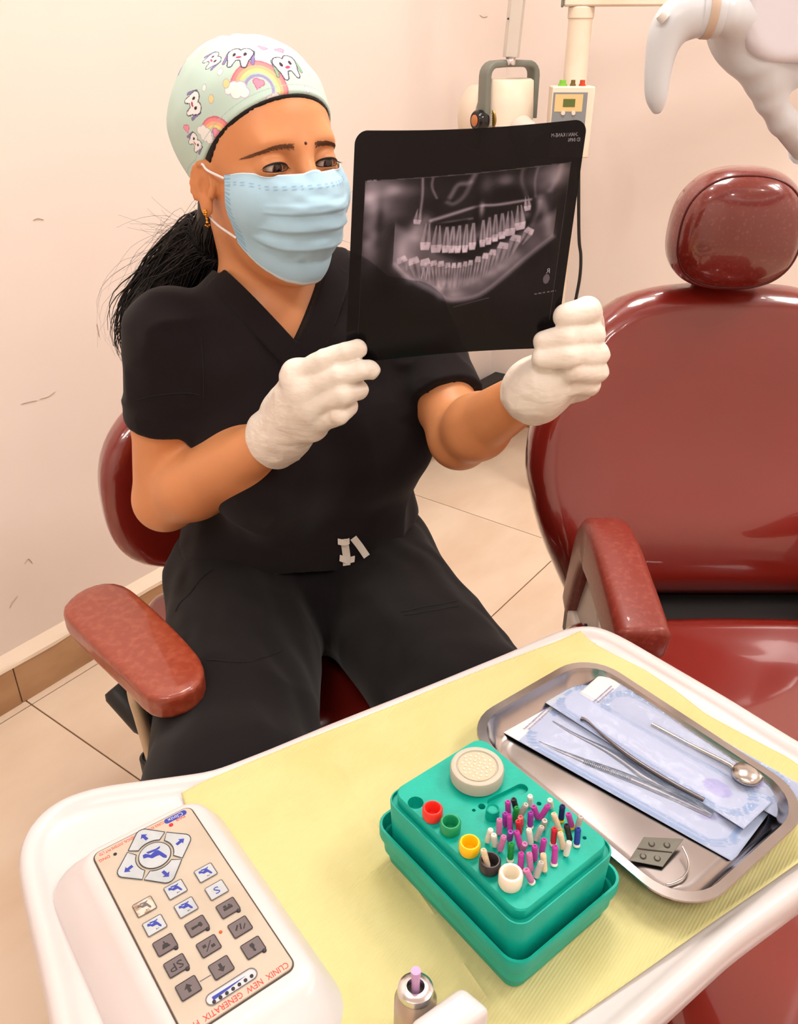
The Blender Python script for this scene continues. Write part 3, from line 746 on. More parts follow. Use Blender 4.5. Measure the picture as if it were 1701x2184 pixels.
# sterilisation pouches: paper back, printed and sealed, with a puffed clear film in front
def film_mat(name, col, alpha, rough):
    m = mat(name, col, rough, spec=0.6, alpha=alpha, attr='Col', bump=[('noise', 70, 0.45, 0.004, (1, 1, 1)), ('noise', 220, 0.18, 0.0015)])
    return m
M_pf = film_mat('pouch_film', (190, 208, 236), 0.55, 0.08)
nt = M_pf.node_tree; at = [n for n in nt.nodes if n.type == 'ATTRIBUTE'][0]; nt.links.new(at.outputs['Alpha'], nt.nodes['Principled BSDF'].inputs['Alpha'])
M_pp = mat('pouch_paper', (226, 226, 238), 0.7, attr='Col', bump=('noise', 120, 0.15, 0.001))
M_pprint = mat('violet_pouch_print', (96, 84, 160), 0.6)
def pouch(name, corners, z, puff, label, round_end='far', seed=0, flap=True, bend=None):
    """corners px: A far-left, B far-right end of the header edge, C, Dd of the other end (A-Dd and B-C are the long sides)"""
    A, B, Cc, Dd = [G(x, y, zz)[:] for (x, y), zz in zip(corners, z)]
    n1, n2 = 96, 40
    s, t = np.meshgrid(np.linspace(0, 1, n1), np.linspace(0, 1, n2), indexing='ij'); s, t = s.ravel(), t.ravel()      # s along, t across
    P = A*((1-s)*(1-t))[:, None] + B*((1-s)*t)[:, None] + Cc*(s*t)[:, None] + Dd*(s*(1-t))[:, None]
    if bend is not None: P = P + bend(s, t)
    ax = unit(Cc - B)
    ex, ey = np.minimum(s, 1-s)*np.linalg.norm(Cc-B), np.minimum(t, 1-t)*np.linalg.norm(B-A)
    # inner window with a rounded end
    Lx, Ly = np.linalg.norm(Cc-B), np.linalg.norm(B-A); x = s*Lx; y = (t-.5)*Ly
    hs = .026 if flap else .012
    wx0, wx1, wy = hs, Lx - .012, Ly/2 - .0075; r = .014
    cx, hx = (wx0+wx1)/2, (wx1-wx0)/2
    qx, qy = np.abs(x-cx) - (hx-r), np.abs(y) - (wy-r)
    dw = np.hypot(np.maximum(qx, 0), np.maximum(qy, 0)) + np.minimum(np.maximum(qx, qy), 0) - r        # <0 inside window
    pf = smooth(-dw, 0, .022)
    nz_ = vnoise(np.column_stack([x*1.0, y, x*0 + seed]), 55) - .5; nz2 = vnoise(np.column_stack([x*.5, y*2, x*0 + seed + 3]), 120) - .5
    Pf_ = P + np.array([0, 0, 1.])*(.0007 + puff*pf*(.8 + .7*nz_) + .0012*nz2*smooth(-dw, 0, .01))[:, None]
    Fq = [(i*n2+j, (i+1)*n2+j, (i+1)*n2+j+1, i*n2+j+1) for i in range(n1-1) for j in range(n2-1)]
    c = (A + B + Cc + Dd)/4
    t_ = empty('sterile_pouch', c, label, 'sterilisation pouch', 'sealed pouches in the steel tray')
    pa = build('paper_back', (P, Fq), M_pp, t_, angle=None)
    Cp = np.tile(np.array(srgb(192, 197, 220)), (len(s), 1)); md = pa.modifiers.new('thick', 'SOLIDIFY'); md.thickness = .0003; md.offset = -1
    Cp[(x < hs*.80)] = srgb(232, 230, 226)
    px_, py_ = x - (Lx - .034), y; cd = np.hypot(px_/.011, py_/.009); Cp[cd < 1] = srgb(172, 164, 212)
    colour(pa, Cp)
    fo_ = build('clear_film', (Pf_, Fq), M_pf, t_, angle=None)
    rgb = np.tile(np.array(srgb(176, 196, 230)), (len(s), 1)); al = np.full(len(s), .22)
    for k in range(3):
        st = (dw > .0010 + .0024*k) & (dw < .0023 + .0024*k); rgb[st] = srgb(142, 172, 216); al[st] = .62
    al[dw > .0076] = .30
    al[(x < hs*.75)] = .06 if flap else .35
    colour(fo_, np.column_stack([rgb, al]))
    if flap:
        mid = (A+B)/2; yv = unit(B-A); xv = ax
        for k, txt in enumerate(('Position the equipment securely inside the', 'fold and seal through perforation line')):
            lettering(txt, .0026, M_pprint, t_, mid + xv*(hs*.62 + .0030*k) + np.array([0, 0, .0013]), frame(yv, -xv, np.array([0, 0, 1.])), squeeze=.72*Ly/.055)
    return t_
zt2 = ZF + .024
pouch('p', [(1062, 1556), (1150, 1478), (1648, 1722), (1562, 1838)], [ZI+.003, ZI+.002, ZI+.003, ZI+.0006], .0055, 'clear pouch with tweezers and a white printed flap, nearest the file box', seed=1)
pouch('p', [(1218, 1492), (1284, 1434), (1725, 1684), (1655, 1744)], [ZI+.003, ZI+.018, ZI+.023, ZI+.008], .0045, 'clear pouch with the mouth mirror along the far side of the tray', seed=2)
pouch('p', [(1156, 1494), (1228, 1440), (1650, 1706), (1585, 1768)], [ZI+.0065, ZI+.0060, ZI+.0125, ZI+.0075], .0040, 'clear pouch with a probe lying over the other two pouches', seed=5, flap=False)
# a lost perforated header: two punched holes as blue discs on the probe pouch
M_hole = mat('punched_hole_blue', (120, 142, 188), 0.5)

# instruments inside the pouches
def tool(name, px, z, r, label, cat, flat=1.0, n=40):
    P = spline([G(x, y, zz) for (x, y), zz in zip(px, z)], n); t = np.linspace(0, 1, n)
    rr_ = np.interp(t, np.linspace(0, 1, len(r)), r)
    return P, rr_
M_tool = mat('tool_steel', (112, 106, 108), 0.3, metal=1.0)
tz = empty('tweezers', G(1512, 1735, ZI+.004), 'serrated steel dental tweezers lying inside the nearest pouch', 'tweezers')
for nm, px, zz in (('arm', [(1130, 1568), (1156, 1586), (1239, 1621), (1300, 1644), (1352, 1664), (1417, 1692), (1518, 1738)], [.0020]*7), ('arm', [(1178, 1538), (1221, 1564), (1291, 1599), (1334, 1626), (1378, 1658), (1439, 1690), (1518, 1736)], [.0024]*7)):
    P, rr_ = tool(nm, px, [ZI + z for z in zz], [.0008, .0016, .0036, .0042, .0040, .0036], '', '')
    build(nm, Geo().tube(P, rr_, 10, flat=.42, up=(0, 0, 1)), M_tool, tz)
g = Geo(); P = spline([G(x, y, ZI+.0036) for x, y in ((1245, 1624), (1300, 1644), (1345, 1661))], 30); d_ = unit(P[-1]-P[0]); nn_ = np.array([-d_[1], d_[0], 0])
for p in P: g.tube([p - nn_*.0024, p + nn_*.0024], .00028, 4)
build('grip_ridges', g, mat('ridge_steel', (90, 84, 82), 0.4, metal=1.0), tz)  # ridges in a slightly darker metal than the arms
pr = empty('dental_probe', G(1350, 1620, ZI+.012), 'thin steel probe with a dark tip showing through the top pouch', 'probe')
P = spline([G(x, y, ZI+.0092) for x, y in ((1238, 1532), (1252, 1538), (1290, 1572), (1350, 1618), (1430, 1668), (1500, 1706))], 40)
build('shaft', Geo().tube(P, np.interp(np.linspace(0, 1, 40), [0, .05, .3, .5, 1], [.0017, .0016, .0009, .0016, .0018]), 10), M_tool, pr)
mi = empty('mouth_mirror', G(1592, 1655, ZI+.016), 'round steel mouth mirror bulging under the far pouch', 'mouth mirror')
c = G(1592, 1652, ZI+.0165)
build('mirror_head', Geo().lathe([(.0005, -.0012), (.0100, -.0012), (.0112, -.0002), (.0112, .0010), (.0100, .0030), (.0060, .0048), (.0005, .0054)], 36, c=c), M_steel, mi)
P = spline([c + np.array([-.008, .006, 0]), G(1550, 1628, ZI+.0170), G(1470, 1588, ZI+.0135), G(1390, 1545, ZI+.0120)], 30)
build('handle', Geo().tube(P, .0017, 10), M_steel, mi)
# sectional matrix plate and clamp
mp = empty('matrix_plate', G(1396, 1818, ZI), 'small grey metal matrix plate with two rows of marks in the tray corner', 'matrix plate')
Q = [G(x, y, ZI+z) for x, y, z in ((1340, 1836, .0012), (1372, 1786, .0055), (1457, 1790, .0055), (1412, 1850, .0012))]
nq = unit(np.cross(Q[1]-Q[0], Q[3]-Q[0])); nq = nq if nq[2] > 0 else -nq
M_lead = mat('grey_matrix_metal', (104, 102, 94), 0.45, metal=0.6)
build('plate', Geo().add([p for p in Q] + [p + nq*.0008 for p in Q], [(3,2,1,0),(4,5,6,7),(0,1,5,4),(1,2,6,5),(2,3,7,6),(3,0,4,7)]), M_lead, mp, smooth=False, bevel=.0003)
lerp = lambda a, b: Q[0]*((1-a)*(1-b)) + Q[3]*(a*(1-b)) + Q[2]*(a*b) + Q[1]*((1-a)*b)
build('groove', Geo().tube([lerp(.03, .5) + nq*.0008, lerp(.97, .5) + nq*.0008], .0005, 5), M_edge, mp)
for a in (.3, .7):
    for b in (.25, .75): build('round_mark', Geo().lathe([(.0015, 0), (.0020, .0003), (.0024, 0)], 14, c=lerp(a, b) + nq*.0008, close=False), M_edge, mp)
cl = spline([G(x, y, ZI+z) for x, y, z in ((1455, 1806, .006), (1466, 1830, .005), (1468, 1850, .004), (1458, 1868, .003), (1445, 1878, .002), (1430, 1884, .0015), (1418, 1886, .0015), (1414, 1894, .0015))], 40)
o = build('matrix_ring', Geo().tube(cl, .0007, 8), M_steel)
tag(o, 'curved steel matrix ring beside the grey matrix plate', 'ring clamp')

# ================================================================== SYRINGE AND HOLDER at the near edge
M_chrome = mat('satin_chrome', (214, 210, 212), 0.22, metal=1.0)
M_lilac = mat('lilac_tip', (206, 160, 204), 0.3, spec=0.5)
M_amber = mat('brushed_syringe_body', (186, 168, 150), 0.3, metal=0.7)
sy = G(886, 2108, .712); syr = empty('air_water_syringe', (sy[0], sy[1], .64), 'chrome three-way syringe with a lilac tip at the near table edge', 'syringe')
tilt = unit(np.array([.0, .10, 1.])); xx = unit(np.cross([0, 1., 0], tilt)); Rs = frame(xx, np.cross(tilt, xx), tilt)
build('nut', Geo().lathe([(.0040, -.0040), (.0098, -.0040), (.0102, -.0020), (.0098, .0008), (.0078, .0020), (.0050, .0020), (.0046, .0010), (.0044, -.0030)], 32, c=sy, R=Rs, close=False), M_chrome, syr)
build('socket', Geo().lathe([(.0046, -.0035), (.0001, -.0035)], 24, c=sy, R=Rs, close=False), M_edge, syr)
bt = sy - tilt*.004
build('barrel', Geo().lathe([(.0085, 0), (.0118, -.004), (.0124, -.030), (.0120, -.058)], 32, c=bt, R=Rs), M_amber, syr)
build('tip', Geo().tube([sy - tilt*.002, sy + tilt*.006, sy + tilt*.0125, sy + tilt*.014], [.0024, .0023, .0029, .0028], 16), M_lilac, syr)
hb = [G(x, y, .715) for x, y in ((985, 2096), (1050, 2150), (930, 2240), (868, 2180))]
g = Geo().add([p for p in hb] + [p - np.array([0, 0, .05]) for p in hb], [(0,1,2,3),(7,6,5,4),(0,4,5,1),(1,5,6,2),(2,6,7,3),(3,7,4,0)])
hd_ = build('instrument_holder', g, M_tab, bevel=.005, seg=4); tag(hd_, 'white plastic instrument holder block at the near edge of the table', 'holder')

# ================================================================== THE WOMAN
M_skin = mat('skin', (222, 152, 102), 0.42, spec=0.45, sss=0.12, var=((212, 138, 88), 9, 4, 0.45, 0.75), bump=('noise', 500, 0.06, 0.0006))
M_scrub = mat('black_scrub_cloth', (28, 23, 25), 0.9, spec=0.15, sheen=0.08, bump=[('noise', 30, 0.12, 0.004), ('noise', 1400, 0.15, 0.0004)])
M_trou = mat('black_trouser_cloth', (21, 18, 19), 0.9, spec=0.15, sheen=0.08, bump=[('noise', 24, 0.14, 0.004), ('noise', 1400, 0.15, 0.0004)])
M_glove = mat('latex_glove', (236, 226, 214), 0.42, spec=0.45, sss=0.06, bump=[('noise', 60, 0.35, 0.004, (1, 1, 2.2)), ('noise', 150, 0.08, 0.002)], var=((226, 210, 196), 40, 3, 0.5, 0.8))
M_hair = mat('black_hair', (16, 12, 12), 0.45, spec=0.35)
M_mask = mat('blue_mask_fabric', (166, 206, 228), 0.75, spec=0.2, bump=[('noise', 700, 0.1, 0.0005), ('noise', 45, 0.15, 0.003)], attr='Col')
M_loop = mat('white_elastic', (238, 236, 238), 0.7)
M_gold = mat('gold', (226, 160, 60), 0.25, metal=1.0)
M_eye = mat('eyeball', (222, 212, 204), 0.12, coat=0.6, attr='Col')
M_lash = mat('dark_lash', (26, 18, 16), 0.6)
M_brow = mat('eyebrow_hair', (112, 70, 46), 0.8)

SR, SL = D(356, 702, .95), D(880, 676, 1.10)
ER, EL = D(352, 1066, .965), D(980, 934, .935)
WR, WL = D(592, 930, .845), D(1140, 832, .785)
MS = (SR + SL) / 2
lt = unit((SL - SR) * [1, 1, 0]); ft = np.array([lt[1], -lt[0], 0]); up = np.array([0, 0, 1.])
RT = frame(-lt, ft, up)                                    # torso frame: her right, forward, up
def tor(P): return (P - MS) @ RT
def tw(x, y, z): return MS + RT @ np.array([x, y, z])
yaw, pit = math.radians(40), math.radians(8)
lh = np.array([math.cos(yaw), math.sin(yaw), 0])
fh = np.array([math.sin(yaw)*math.cos(pit), -math.cos(yaw)*math.cos(pit), math.sin(pit)])
uh = np.cross(-lh, fh)
RH = frame(-lh, fh, uh)
HO = D(648, 346, .934) - .090 * fh                         # head centre, between the ears at eye height
def hd(P): return (P - HO) @ RH
def hw(x, y, z): return HO + RH @ np.array([x, y, z])
EYES = [(.0315, .0765, -.001), (-.0315, .0765, -.001)]

def f_cranium(q): return smin(s_ell(q, (0, .002, .027), (.0720, .0860, .0835)), s_ell(q, (0, .036, .028), (.062, .052, .062)), .02)
def f_head(q):
    d = f_cranium(q)
    d = smin(d, s_ell(q, (0, .028, -.045), (.060, .062, .078)), .03)
    d = smin(d, s_sphere(q, (0, .060, -.100), .022), .03)
    d = smin(d, s_cone(q, (-.034, .0790, .017), (.034, .0790, .017), .0105, .0105), .018)
    for sx in (1, -1):
        d = smax(d, -s_ell(q, (sx*.0315, .0955, -.001), (.0195, .0135, .0125)), .014)
        d = smin(d, s_sphere(q, (sx*.042, .058, -.034), .026), .022)
    d = smin(d, s_cone(q, (0, .0865, .010), (0, .1050, -.032), .0075, .0105), .012)
    for sx in (1, -1):
        e = s_sphere(q, (sx*.0315, .0765, -.001), .0136)
        e = np.where(q[:, 1] > .066, e, 1.0) * 1.0
        d = smin(d, s_ell(q, (sx*.0315, .0765, -.001), (.0165, .0137, .0136)), .004)
        d = smax(d, -s_ell(q, (sx*.0315, .0900, -.0030), (.0138, .0150, .0040)), .0012)
    # ears, only worked out close by
    for sx in (1, -1):
        c = np.array([sx*.0735, .007, -.016]); a = sx*math.radians(24)
        nr_ = np.linalg.norm(q - c, axis=1) < .062
        if not nr_.any(): continue
        qq = q[nr_]
        Rz = np.array([[math.cos(a), -math.sin(a), 0], [math.sin(a), math.cos(a), 0], [0, 0, 1]])
        Rx = np.array([[1, 0, 0], [0, math.cos(-.2), -math.sin(-.2)], [0, math.sin(-.2), math.cos(-.2)]])
        e = (qq - c) @ (Rz @ Rx) / .74
        ear = s_ell(e, (0, 0, .004), (.0060, .0185, .0285))
        ear = smin(ear, s_ell(e, (0, .004, -.027), (.0055, .0095, .0120)), .008)
        th = np.linspace(-.6, 4.0, 12)
        hel = [(sx*.005, .0175*math.cos(t)*1.02, .006 + .0275*math.sin(t)) for t in th]
        ear = smin(ear, s_chain(e, hel, [.0034]*12), .003)
        ear = smax(ear, -s_ell(e, (sx*.0085, .003, .001), (.0070, .0105, .0165)), .004)
        ear = smin(ear, s_chain(e, [(sx*.004, -.006, .020), (sx*.005, -.009, .004), (sx*.004, -.003, -.014)], [.0028, .0032, .003]), .004)
        ear = smin(ear, s_ell(e, (sx*.003, .0135, -.004), (.0045, .0045, .0065)), .004)
        d[nr_] = smin(d[nr_], ear*.74, .006)
    return d
NB = D(588, 640, 1.045)
def f_neck(P): return s_cone(P, hw(0, -.026, -.055), NB, .050, .056)
def f_trunk(P, o=0.0):
    q = tor(P)
    d = s_ell(q, (0, -.010, -.085), (.150 + o, .098 + o, .150 + o))
    d = smin(d, s_cone(q, (.110, .0, -.020), (-.110, .0, -.020), .042 + o, .042 + o), .045)
    d = smin(d, s_cone(q, (.05, -.012, .024), (-.05, -.012, .024), .036 + o, .036 + o), .05)
    for sx in (1, -1): d = smin(d, s_ell(q, (sx*.068, .062, -.150), (.070 + o, .058 + o, .068 + o)), .045)
    return d
WST, HIP = D(634, 985, 1.075), D(640, 1200, 1.085)
def f_lower(P, o=0.0):
    d = s_ell(P, WST, (.117 + o, .096 + o, .135 + o), RT)
    d = smin(d, s_ell(P, WST + up*-.07 + ft*.022, (.138 + o, .108 + o, .085 + o), RT), .05)
    d = smin(d, s_ell(P, HIP, (.188 + o, .135 + o, .105 + o), RT), .05)
    return d
def f_arm(P, S, E, Wr, o=0.0, k=1.0, fm=.0415):
    m = S + (E - S)*.45; n = E + (Wr - E)*.28
    d = smin(s_cone(P, S, m, .039*k + o, .040*k + o), s_cone(P, m, E, .0405*k + o, .0395*k + o), .02)
    e = smin(s_cone(P, E, n, .0385*k + o, fm + o), s_cone(P, n, Wr, fm + o, .0235 + o), .02)
    return smin(d, e, .012)
def f_body(P):
    q = hd(P); rr_ = np.linalg.norm(q, axis=1); d = rr_ - .118
    m = rr_ < .20
    if m.any(): d[m] = f_head(q[m])
    d = smin(d, f_neck(P), .018)
    t = smin(f_trunk(P), f_lower(P), .05)
    t = smin(t, f_arm(P, SR, ER, WR), .03); t = smin(t, f_arm(P, SL, EL, WL - (WL-EL)*.03, 0, .93, .0350), .03)
    return smin(d, t, .03)
woman = empty('person', (HIP[0], HIP[1], 0), 'woman in black scrubs, tooth-print cap and blue mask seated holding up a film', 'person')
Vb, Fb = sdf_mesh(f_body, (-.40, .66, .40), (.26, 1.27, 1.26), .0034)
me = bpy.data.meshes.new('tmp'); me.from_pydata(Vb.tolist(), [], Fb.tolist())
bm = bmesh.new(); bm.from_mesh(me)
ec = [hw(x, y + .012, z) for x, y, z in EYES]
for rad in (.036, .030, .022):
    bm.faces.ensure_lookup_table(); fc_ = np.array([f.verts[0].co[:] for f in bm.faces]); sel = np.minimum(*[np.linalg.norm(fc_ - c, axis=1) for c in ec]) < rad
    fs = [bm.faces[int(i)] for i in np.nonzero(sel)[0]]
    bmesh.ops.subdivide_edges(bm, edges=list({e for f in fs for e in f.edges}), cuts=1, use_grid_fill=True)
bm.verts.ensure_lookup_table(); bm.verts.index_update()
Vb = np.array([v.co[:] for v in bm.verts]); Fb = [[v.index for v in f.verts] for f in bm.faces]; bm.free(); bpy.data.meshes.remove(me)
near = np.minimum(*[np.linalg.norm(Vb - c, axis=1) for c in ec]) < .034
for _ in range(3): Vb[near] = project(f_body, Vb[near], .002)
body = build('body', (Vb, Fb), M_skin, woman, angle=None)
tag(body, 'brown skin of face, neck and bare forearms')

def hit(fn, px, py, t0=.3, n=90, Y=None):                   # point of a surface behind a pixel
    r = ray(px, py); r = r / np.linalg.norm(r); t = t0
    for _ in range(n):
        d = fn((CAMP + r*t)[None])[0]; t += min(d*.8, .05)
        if abs(d) < 1e-5 or t > 2.2: break
    return CAMP + r*min(t, 2.2)

# eyes
gaze = unit(np.array([.05, .80, .93]) - HO)
gl = RH.T @ gaze; gl = unit(gl + np.array([0, .75, -.02]))
for sx, (x, y, z) in zip((1, -1), EYES):
    g = Geo(); prof = [(.0123*math.sin(a), -.0123*math.cos(a)) for a in np.linspace(0.001, math.pi-.001, 40)]
    c = hw(x, y, z); zax = RH @ gl; xa = unit(np.cross(zax, up)); R = frame(xa, np.cross(zax, xa), zax)
    g.lathe(prof, 36, c=c, R=R, close=False)
    o = build('eye', g, M_eye, woman, angle=None)
    dirs = (np.array(g.v) - c) / .0123; ang = np.degrees(np.arccos(np.clip(dirs @ zax, -1, 1)))
    C = np.tile(np.array(srgb(214, 200, 192)), (len(ang), 1)); C[ang < 30] = srgb(52, 28, 18); C[ang < 13] = srgb(8, 6, 6)
    colour(o, C)
# lashes and brows follow the skin
def on_face(x, z, off=.0006):                                # points of the face over given x, z (arrays), and their normals
    x = np.atleast_1d(np.asarray(x, float)); z = np.broadcast_to(np.asarray(z, float), x.shape)
    P = np.column_stack([x, np.full(len(x), .115), z])
    for _ in range(30): P[:, 1] -= np.clip(f_head(P), -.006, .006)*.7
    n = sdf_grad(f_head, P, 1e-3)
    return (P + n*np.reshape(off, (-1, 1))) @ RH.T + HO, n @ RH.T
rng = np.random.RandomState(11)
for sx in (1, -1):
    T = np.linspace(0, math.pi, 15)
    pts, _n = on_face(sx*.0315 + .0142*np.cos(T), -.0028 + .0046*np.sin(T), .0004)
    g = Geo().tube(pts, .0004 + .0007*np.sin(T), 6)
    T2 = .25 + 2.6*np.arange(26)/25
    pp, nn = on_face(sx*.0315 + .0142*np.cos(T2), -.0030 + .0046*np.sin(T2), .0004)
    for p, n, t in zip(pp, nn, T2):
        tip = p + n*.0045 + RH @ np.array([.003*math.cos(t), 0, -.0005])
        g.tube([p, (p+tip)/2 - up*.0004, tip], [.00022, .00018, .00006], 4)
    build('eyelashes', g, M_lash, woman)
    pts, _n = on_face(sx*.0315 + .0142*np.cos(T), -.0034 - .0036*np.sin(T), .0003)
    build('lower_lash_line', Geo().tube(pts, .00045, 5), M_lash, woman)
    g = Geo(); nb_ = 230
    t = rng.rand(nb_); x = .012 + .041*t; zc = .0150 + .0020*np.sin(np.pi*t) - .0055*t*t; w = .0034*(1-.6*t)
    pa, _n = on_face(sx*x, zc + (rng.rand(nb_)-.5)*2*w, .0003); pb, _n = on_face(sx*(x+.0055), zc + .0016*(1-t) - .0014*t + (rng.rand(nb_)-.5)*w, .0007)
    for a_, b_ in zip(pa, pb): g.tube([a_, b_], [.00030, .00010], 3, cap=False)
    build('eyebrow', g, M_brow, woman)
p, n = on_face(0.0, .0175, .0); p, n = p[0], n[0]
build('bindi', Geo().lathe([(.0016, -.0004), (.0016, .0003), (.0008, .0007), (.0001, .0008)], 14, c=p, R=frame(unit(np.cross(n, up)), np.cross(n, unit(np.cross(n, up))), n)), mat('maroon_bindi', (70, 10, 14), 0.5), woman)

# ------------------------------------------------------------------ scrub cap
def cut_plane(q): return (q[:, 2] - (.003 + np.where(q[:, 1] > .004, .74, .30)*(q[:, 1] - .004)))*.75     # >0 above the rim
def f_cap_base(q):
    h = cut_plane(q)
    off = .0036 + .0085*smooth(h, .0, .045)
    d = smin(f_cranium(q), s_ell(q, (0, -.012, .034), (.066, .072, .080)), .02) - off
    pl = np.sin((np.arctan2(q[:, 0], q[:, 1]+.02))*9 + q[:, 2]*40)*.0009 + (vnoise(q + 3, 38) - .5)*.003
    return d - pl*smooth(h, .01, .05)
def f_cap(P):
    q = hd(P); return smax(f_cap_base(q), -cut_plane(q), .0025)
Vc, Fc = sdf_mesh(f_cap, HO - .155, HO + .155, .0028)
for _ in range(2): Vc, Fc = quad_subdiv(Vc, Fc)
Vc = project(f_cap, Vc, .002)
cap = build('scrub_cap', (Vc, Fc), mat('cap_print_cotton', (196, 220, 212), 0.8, attr='Col', spec=0.2, sheen=0.1, bump=('noise', 900, 0.1, 0.0004)), woman, angle=None)
tag(cap, 'pale mint scrub cap printed with teeth, rainbows, clouds and hearts')
# print, painted per vertex on the tangent sphere of the head (azimuth, elevation in millimetres)
q = hd(Vc); c0 = np.array([0, -.012, .03]); dd = (q - c0); rr = np.linalg.norm(dd, axis=1)
az = np.arctan2(dd[:, 0], dd[:, 1]); el = np.arcsin(np.clip(dd[:, 2]/rr, -1, 1))
C = np.tile(np.array(srgb(196, 222, 212)), (len(q), 1)).astype(float)
def loc2(a0, e0, rot):                         # local millimetre coordinates of a motif centred at (az, el) degrees
    n0 = np.array([math.cos(math.radians(e0))*math.sin(math.radians(a0)), math.cos(math.radians(e0))*math.cos(math.radians(a0)), math.sin(math.radians(e0))])
    u = unit(np.cross(n0, [0, 0, 1.])); w = np.cross(u, n0)                    # u: image-right when seen from outside
    ds = dd / rr[:, None]; k = 56. / np.maximum(ds @ n0, .15)
    X = (ds @ u)*k; Y = (ds @ w)*k; ok = (ds @ n0) > .4
    r = math.radians(rot); return X*math.cos(r) + Y*math.sin(r), -X*math.sin(r) + Y*math.cos(r), ok
def paint(mask, col, a=1.0): C[mask] = C[mask]*(1-a) + np.array(srgb(*col))*a
def rainbow(a0, e0, rot, R=15):
    X, Y, ok = loc2(a0, e0, rot); r = np.hypot(X, Y); top = ok & (Y > -2)
    for lo_, hi_, c in ((R, R+1, (214, 120, 140)), (R-2, R, (244, 150, 150)), (R-4, R-2, (248, 190, 150)), (R-5.6, R-4, (246, 226, 150)), (R-7, R-5.6, (190, 220, 190)), (R-8.6, R-7, (170, 160, 210))):
        paint(top & (r > lo_) & (r <= hi_), c)
    for s in (-1, 1): cloud(a0, e0, rot, s*(R-3.6), -2.5, 1.0)
    heart(a0, e0, rot, 1.0, 3, .9)
def cloud(a0, e0, rot, ox, oy, s):
    X, Y, ok = loc2(a0, e0, rot); X = (X - ox)/s; Y = (Y - oy)/s; d = 99.
    for cx, cy, r in ((-4.6, -.6, 2.6), (-1.8, 1.3, 3.3), (2.0, 1.0, 3.0), (4.8, -.8, 2.3), (0, -1.4, 3.2)): d = np.minimum(d, np.hypot(X-cx, Y-cy) - r)
    paint(ok & (d < .5), (196, 190, 204)); paint(ok & (d < 0), (246, 246, 246))
def heart(a0, e0, rot, ox, oy, s):
    X, Y, ok = loc2(a0, e0, rot); X = (X - ox)/s; Y = (Y - oy)/s
    d = np.minimum(np.minimum(np.hypot(X-1.35, Y-1.1) - 1.7, np.hypot(X+1.35, Y-1.1) - 1.7), np.maximum(np.abs(X)*.773 - Y*.634 - 1.85, Y - .5))
    paint(ok & (d < .5), (200, 110, 150)); paint(ok & (d < 0), (242, 160, 184))
def tooth(a0, e0, rot, s=1.0, brush=(146, 132, 190)):
    X, Y, ok = loc2(a0, e0, rot); X = X/s; Y = Y/s
    def cap_(ax, ay, bx, by, r0, r1):
        dx, dy = bx-ax, by-ay; t = np.clip(((X-ax)*dx + (Y-ay)*dy)/(dx*dx+dy*dy), 0, 1); return np.hypot(X-ax-t*dx, Y-ay-t*dy) - (r0 + (r1-r0)*t)
    d = np.minimum(np.minimum(cap_(-3.4, 2.6, -3.2, 0, 3.6, 3.2), cap_(3.4, 2.6, 3.2, 0, 3.6, 3.2)), np.minimum(cap_(-3.2, 0, -4.0, -5.4, 2.8, 1.3), cap_(3.2, 0, 4.0, -5.4, 2.8, 1.3)))
    d = np.minimum(d, cap_(-2, 1, 2, 1, 3.4, 3.4))
    for s_ in (-1, 1):
        b = cap_(s_*8.2, -3.5, s_*6.6, 4.5, .8, .8); paint(ok & (b < .35), (96, 92, 120)); paint(ok & (b < 0), brush)
    paint(ok & (d < .65), (70, 64, 84)); paint(ok & (d < -.05), (248, 248, 248))
    for s_ in (-1, 1): paint(ok & (np.hypot((X - s_*3.0)/1.0, (Y - 1.6)/1.35) < 1), (66, 44, 56))
    paint(ok & (np.hypot(X/1.7, (Y+.6)/.8) < 1), (190, 76, 110))
def dot(a0, e0, r, col):
    X, Y, ok = loc2(a0, e0, 0); d = np.hypot(X, Y*.75); paint(ok & (d < r+.4), (190, 190, 190)); paint(ok & (d < r), col)
# motif positions: the pixel each one shows at, cast onto the cap
def at_px(px, py):
    d = hd(hit(f_cap, px, py)[None])[0] - c0; return math.degrees(math.atan2(d[0], d[1])), math.degrees(math.asin(d[2]/np.linalg.norm(d)))
rainbow(*at_px(552, 192), 24, 15.5); rainbow(*at_px(462, 296), 42, 12)
tooth(*at_px(509, 120), 20, 1.0); tooth(*at_px(612, 141), -8, 1.0, (150, 190, 150)); tooth(*at_px(411, 222), 78, .95); tooth(*at_px(416, 305), 60, .8); tooth(*at_px(452, 128), 60, .8)
tooth(-75, 45, 0, 1.0); rainbow(-80, 8, 0, 14); rainbow(165, 20, 0, 15); rainbow(-130, 30, 0, 15); tooth(120, 50, 0); tooth(-110, 60, 0)
for a_, e_, r_, c_ in ((482, 178, 1.7, (246, 222, 160)), (450, 211, 1.6, (246, 222, 160)), (469, 153, 1.6, (232, 240, 238)), (435, 187, 1.4, (226, 238, 236)), (655, 190, 1.4, (240, 220, 236))): dot(*at_px(a_, e_), r_, c_)
heart(*at_px(398, 275), 0, 0, 0, .8); heart(*at_px(560, 103), 20, 0, 0, .8); heart(*at_px(597, 108), 0, 0, 0, .8)
# folded hem band of the cap
hgt = cut_plane(q); paint((hgt < .0075) & (hgt > .0068), (168, 196, 186), .8)
colour(cap, C)

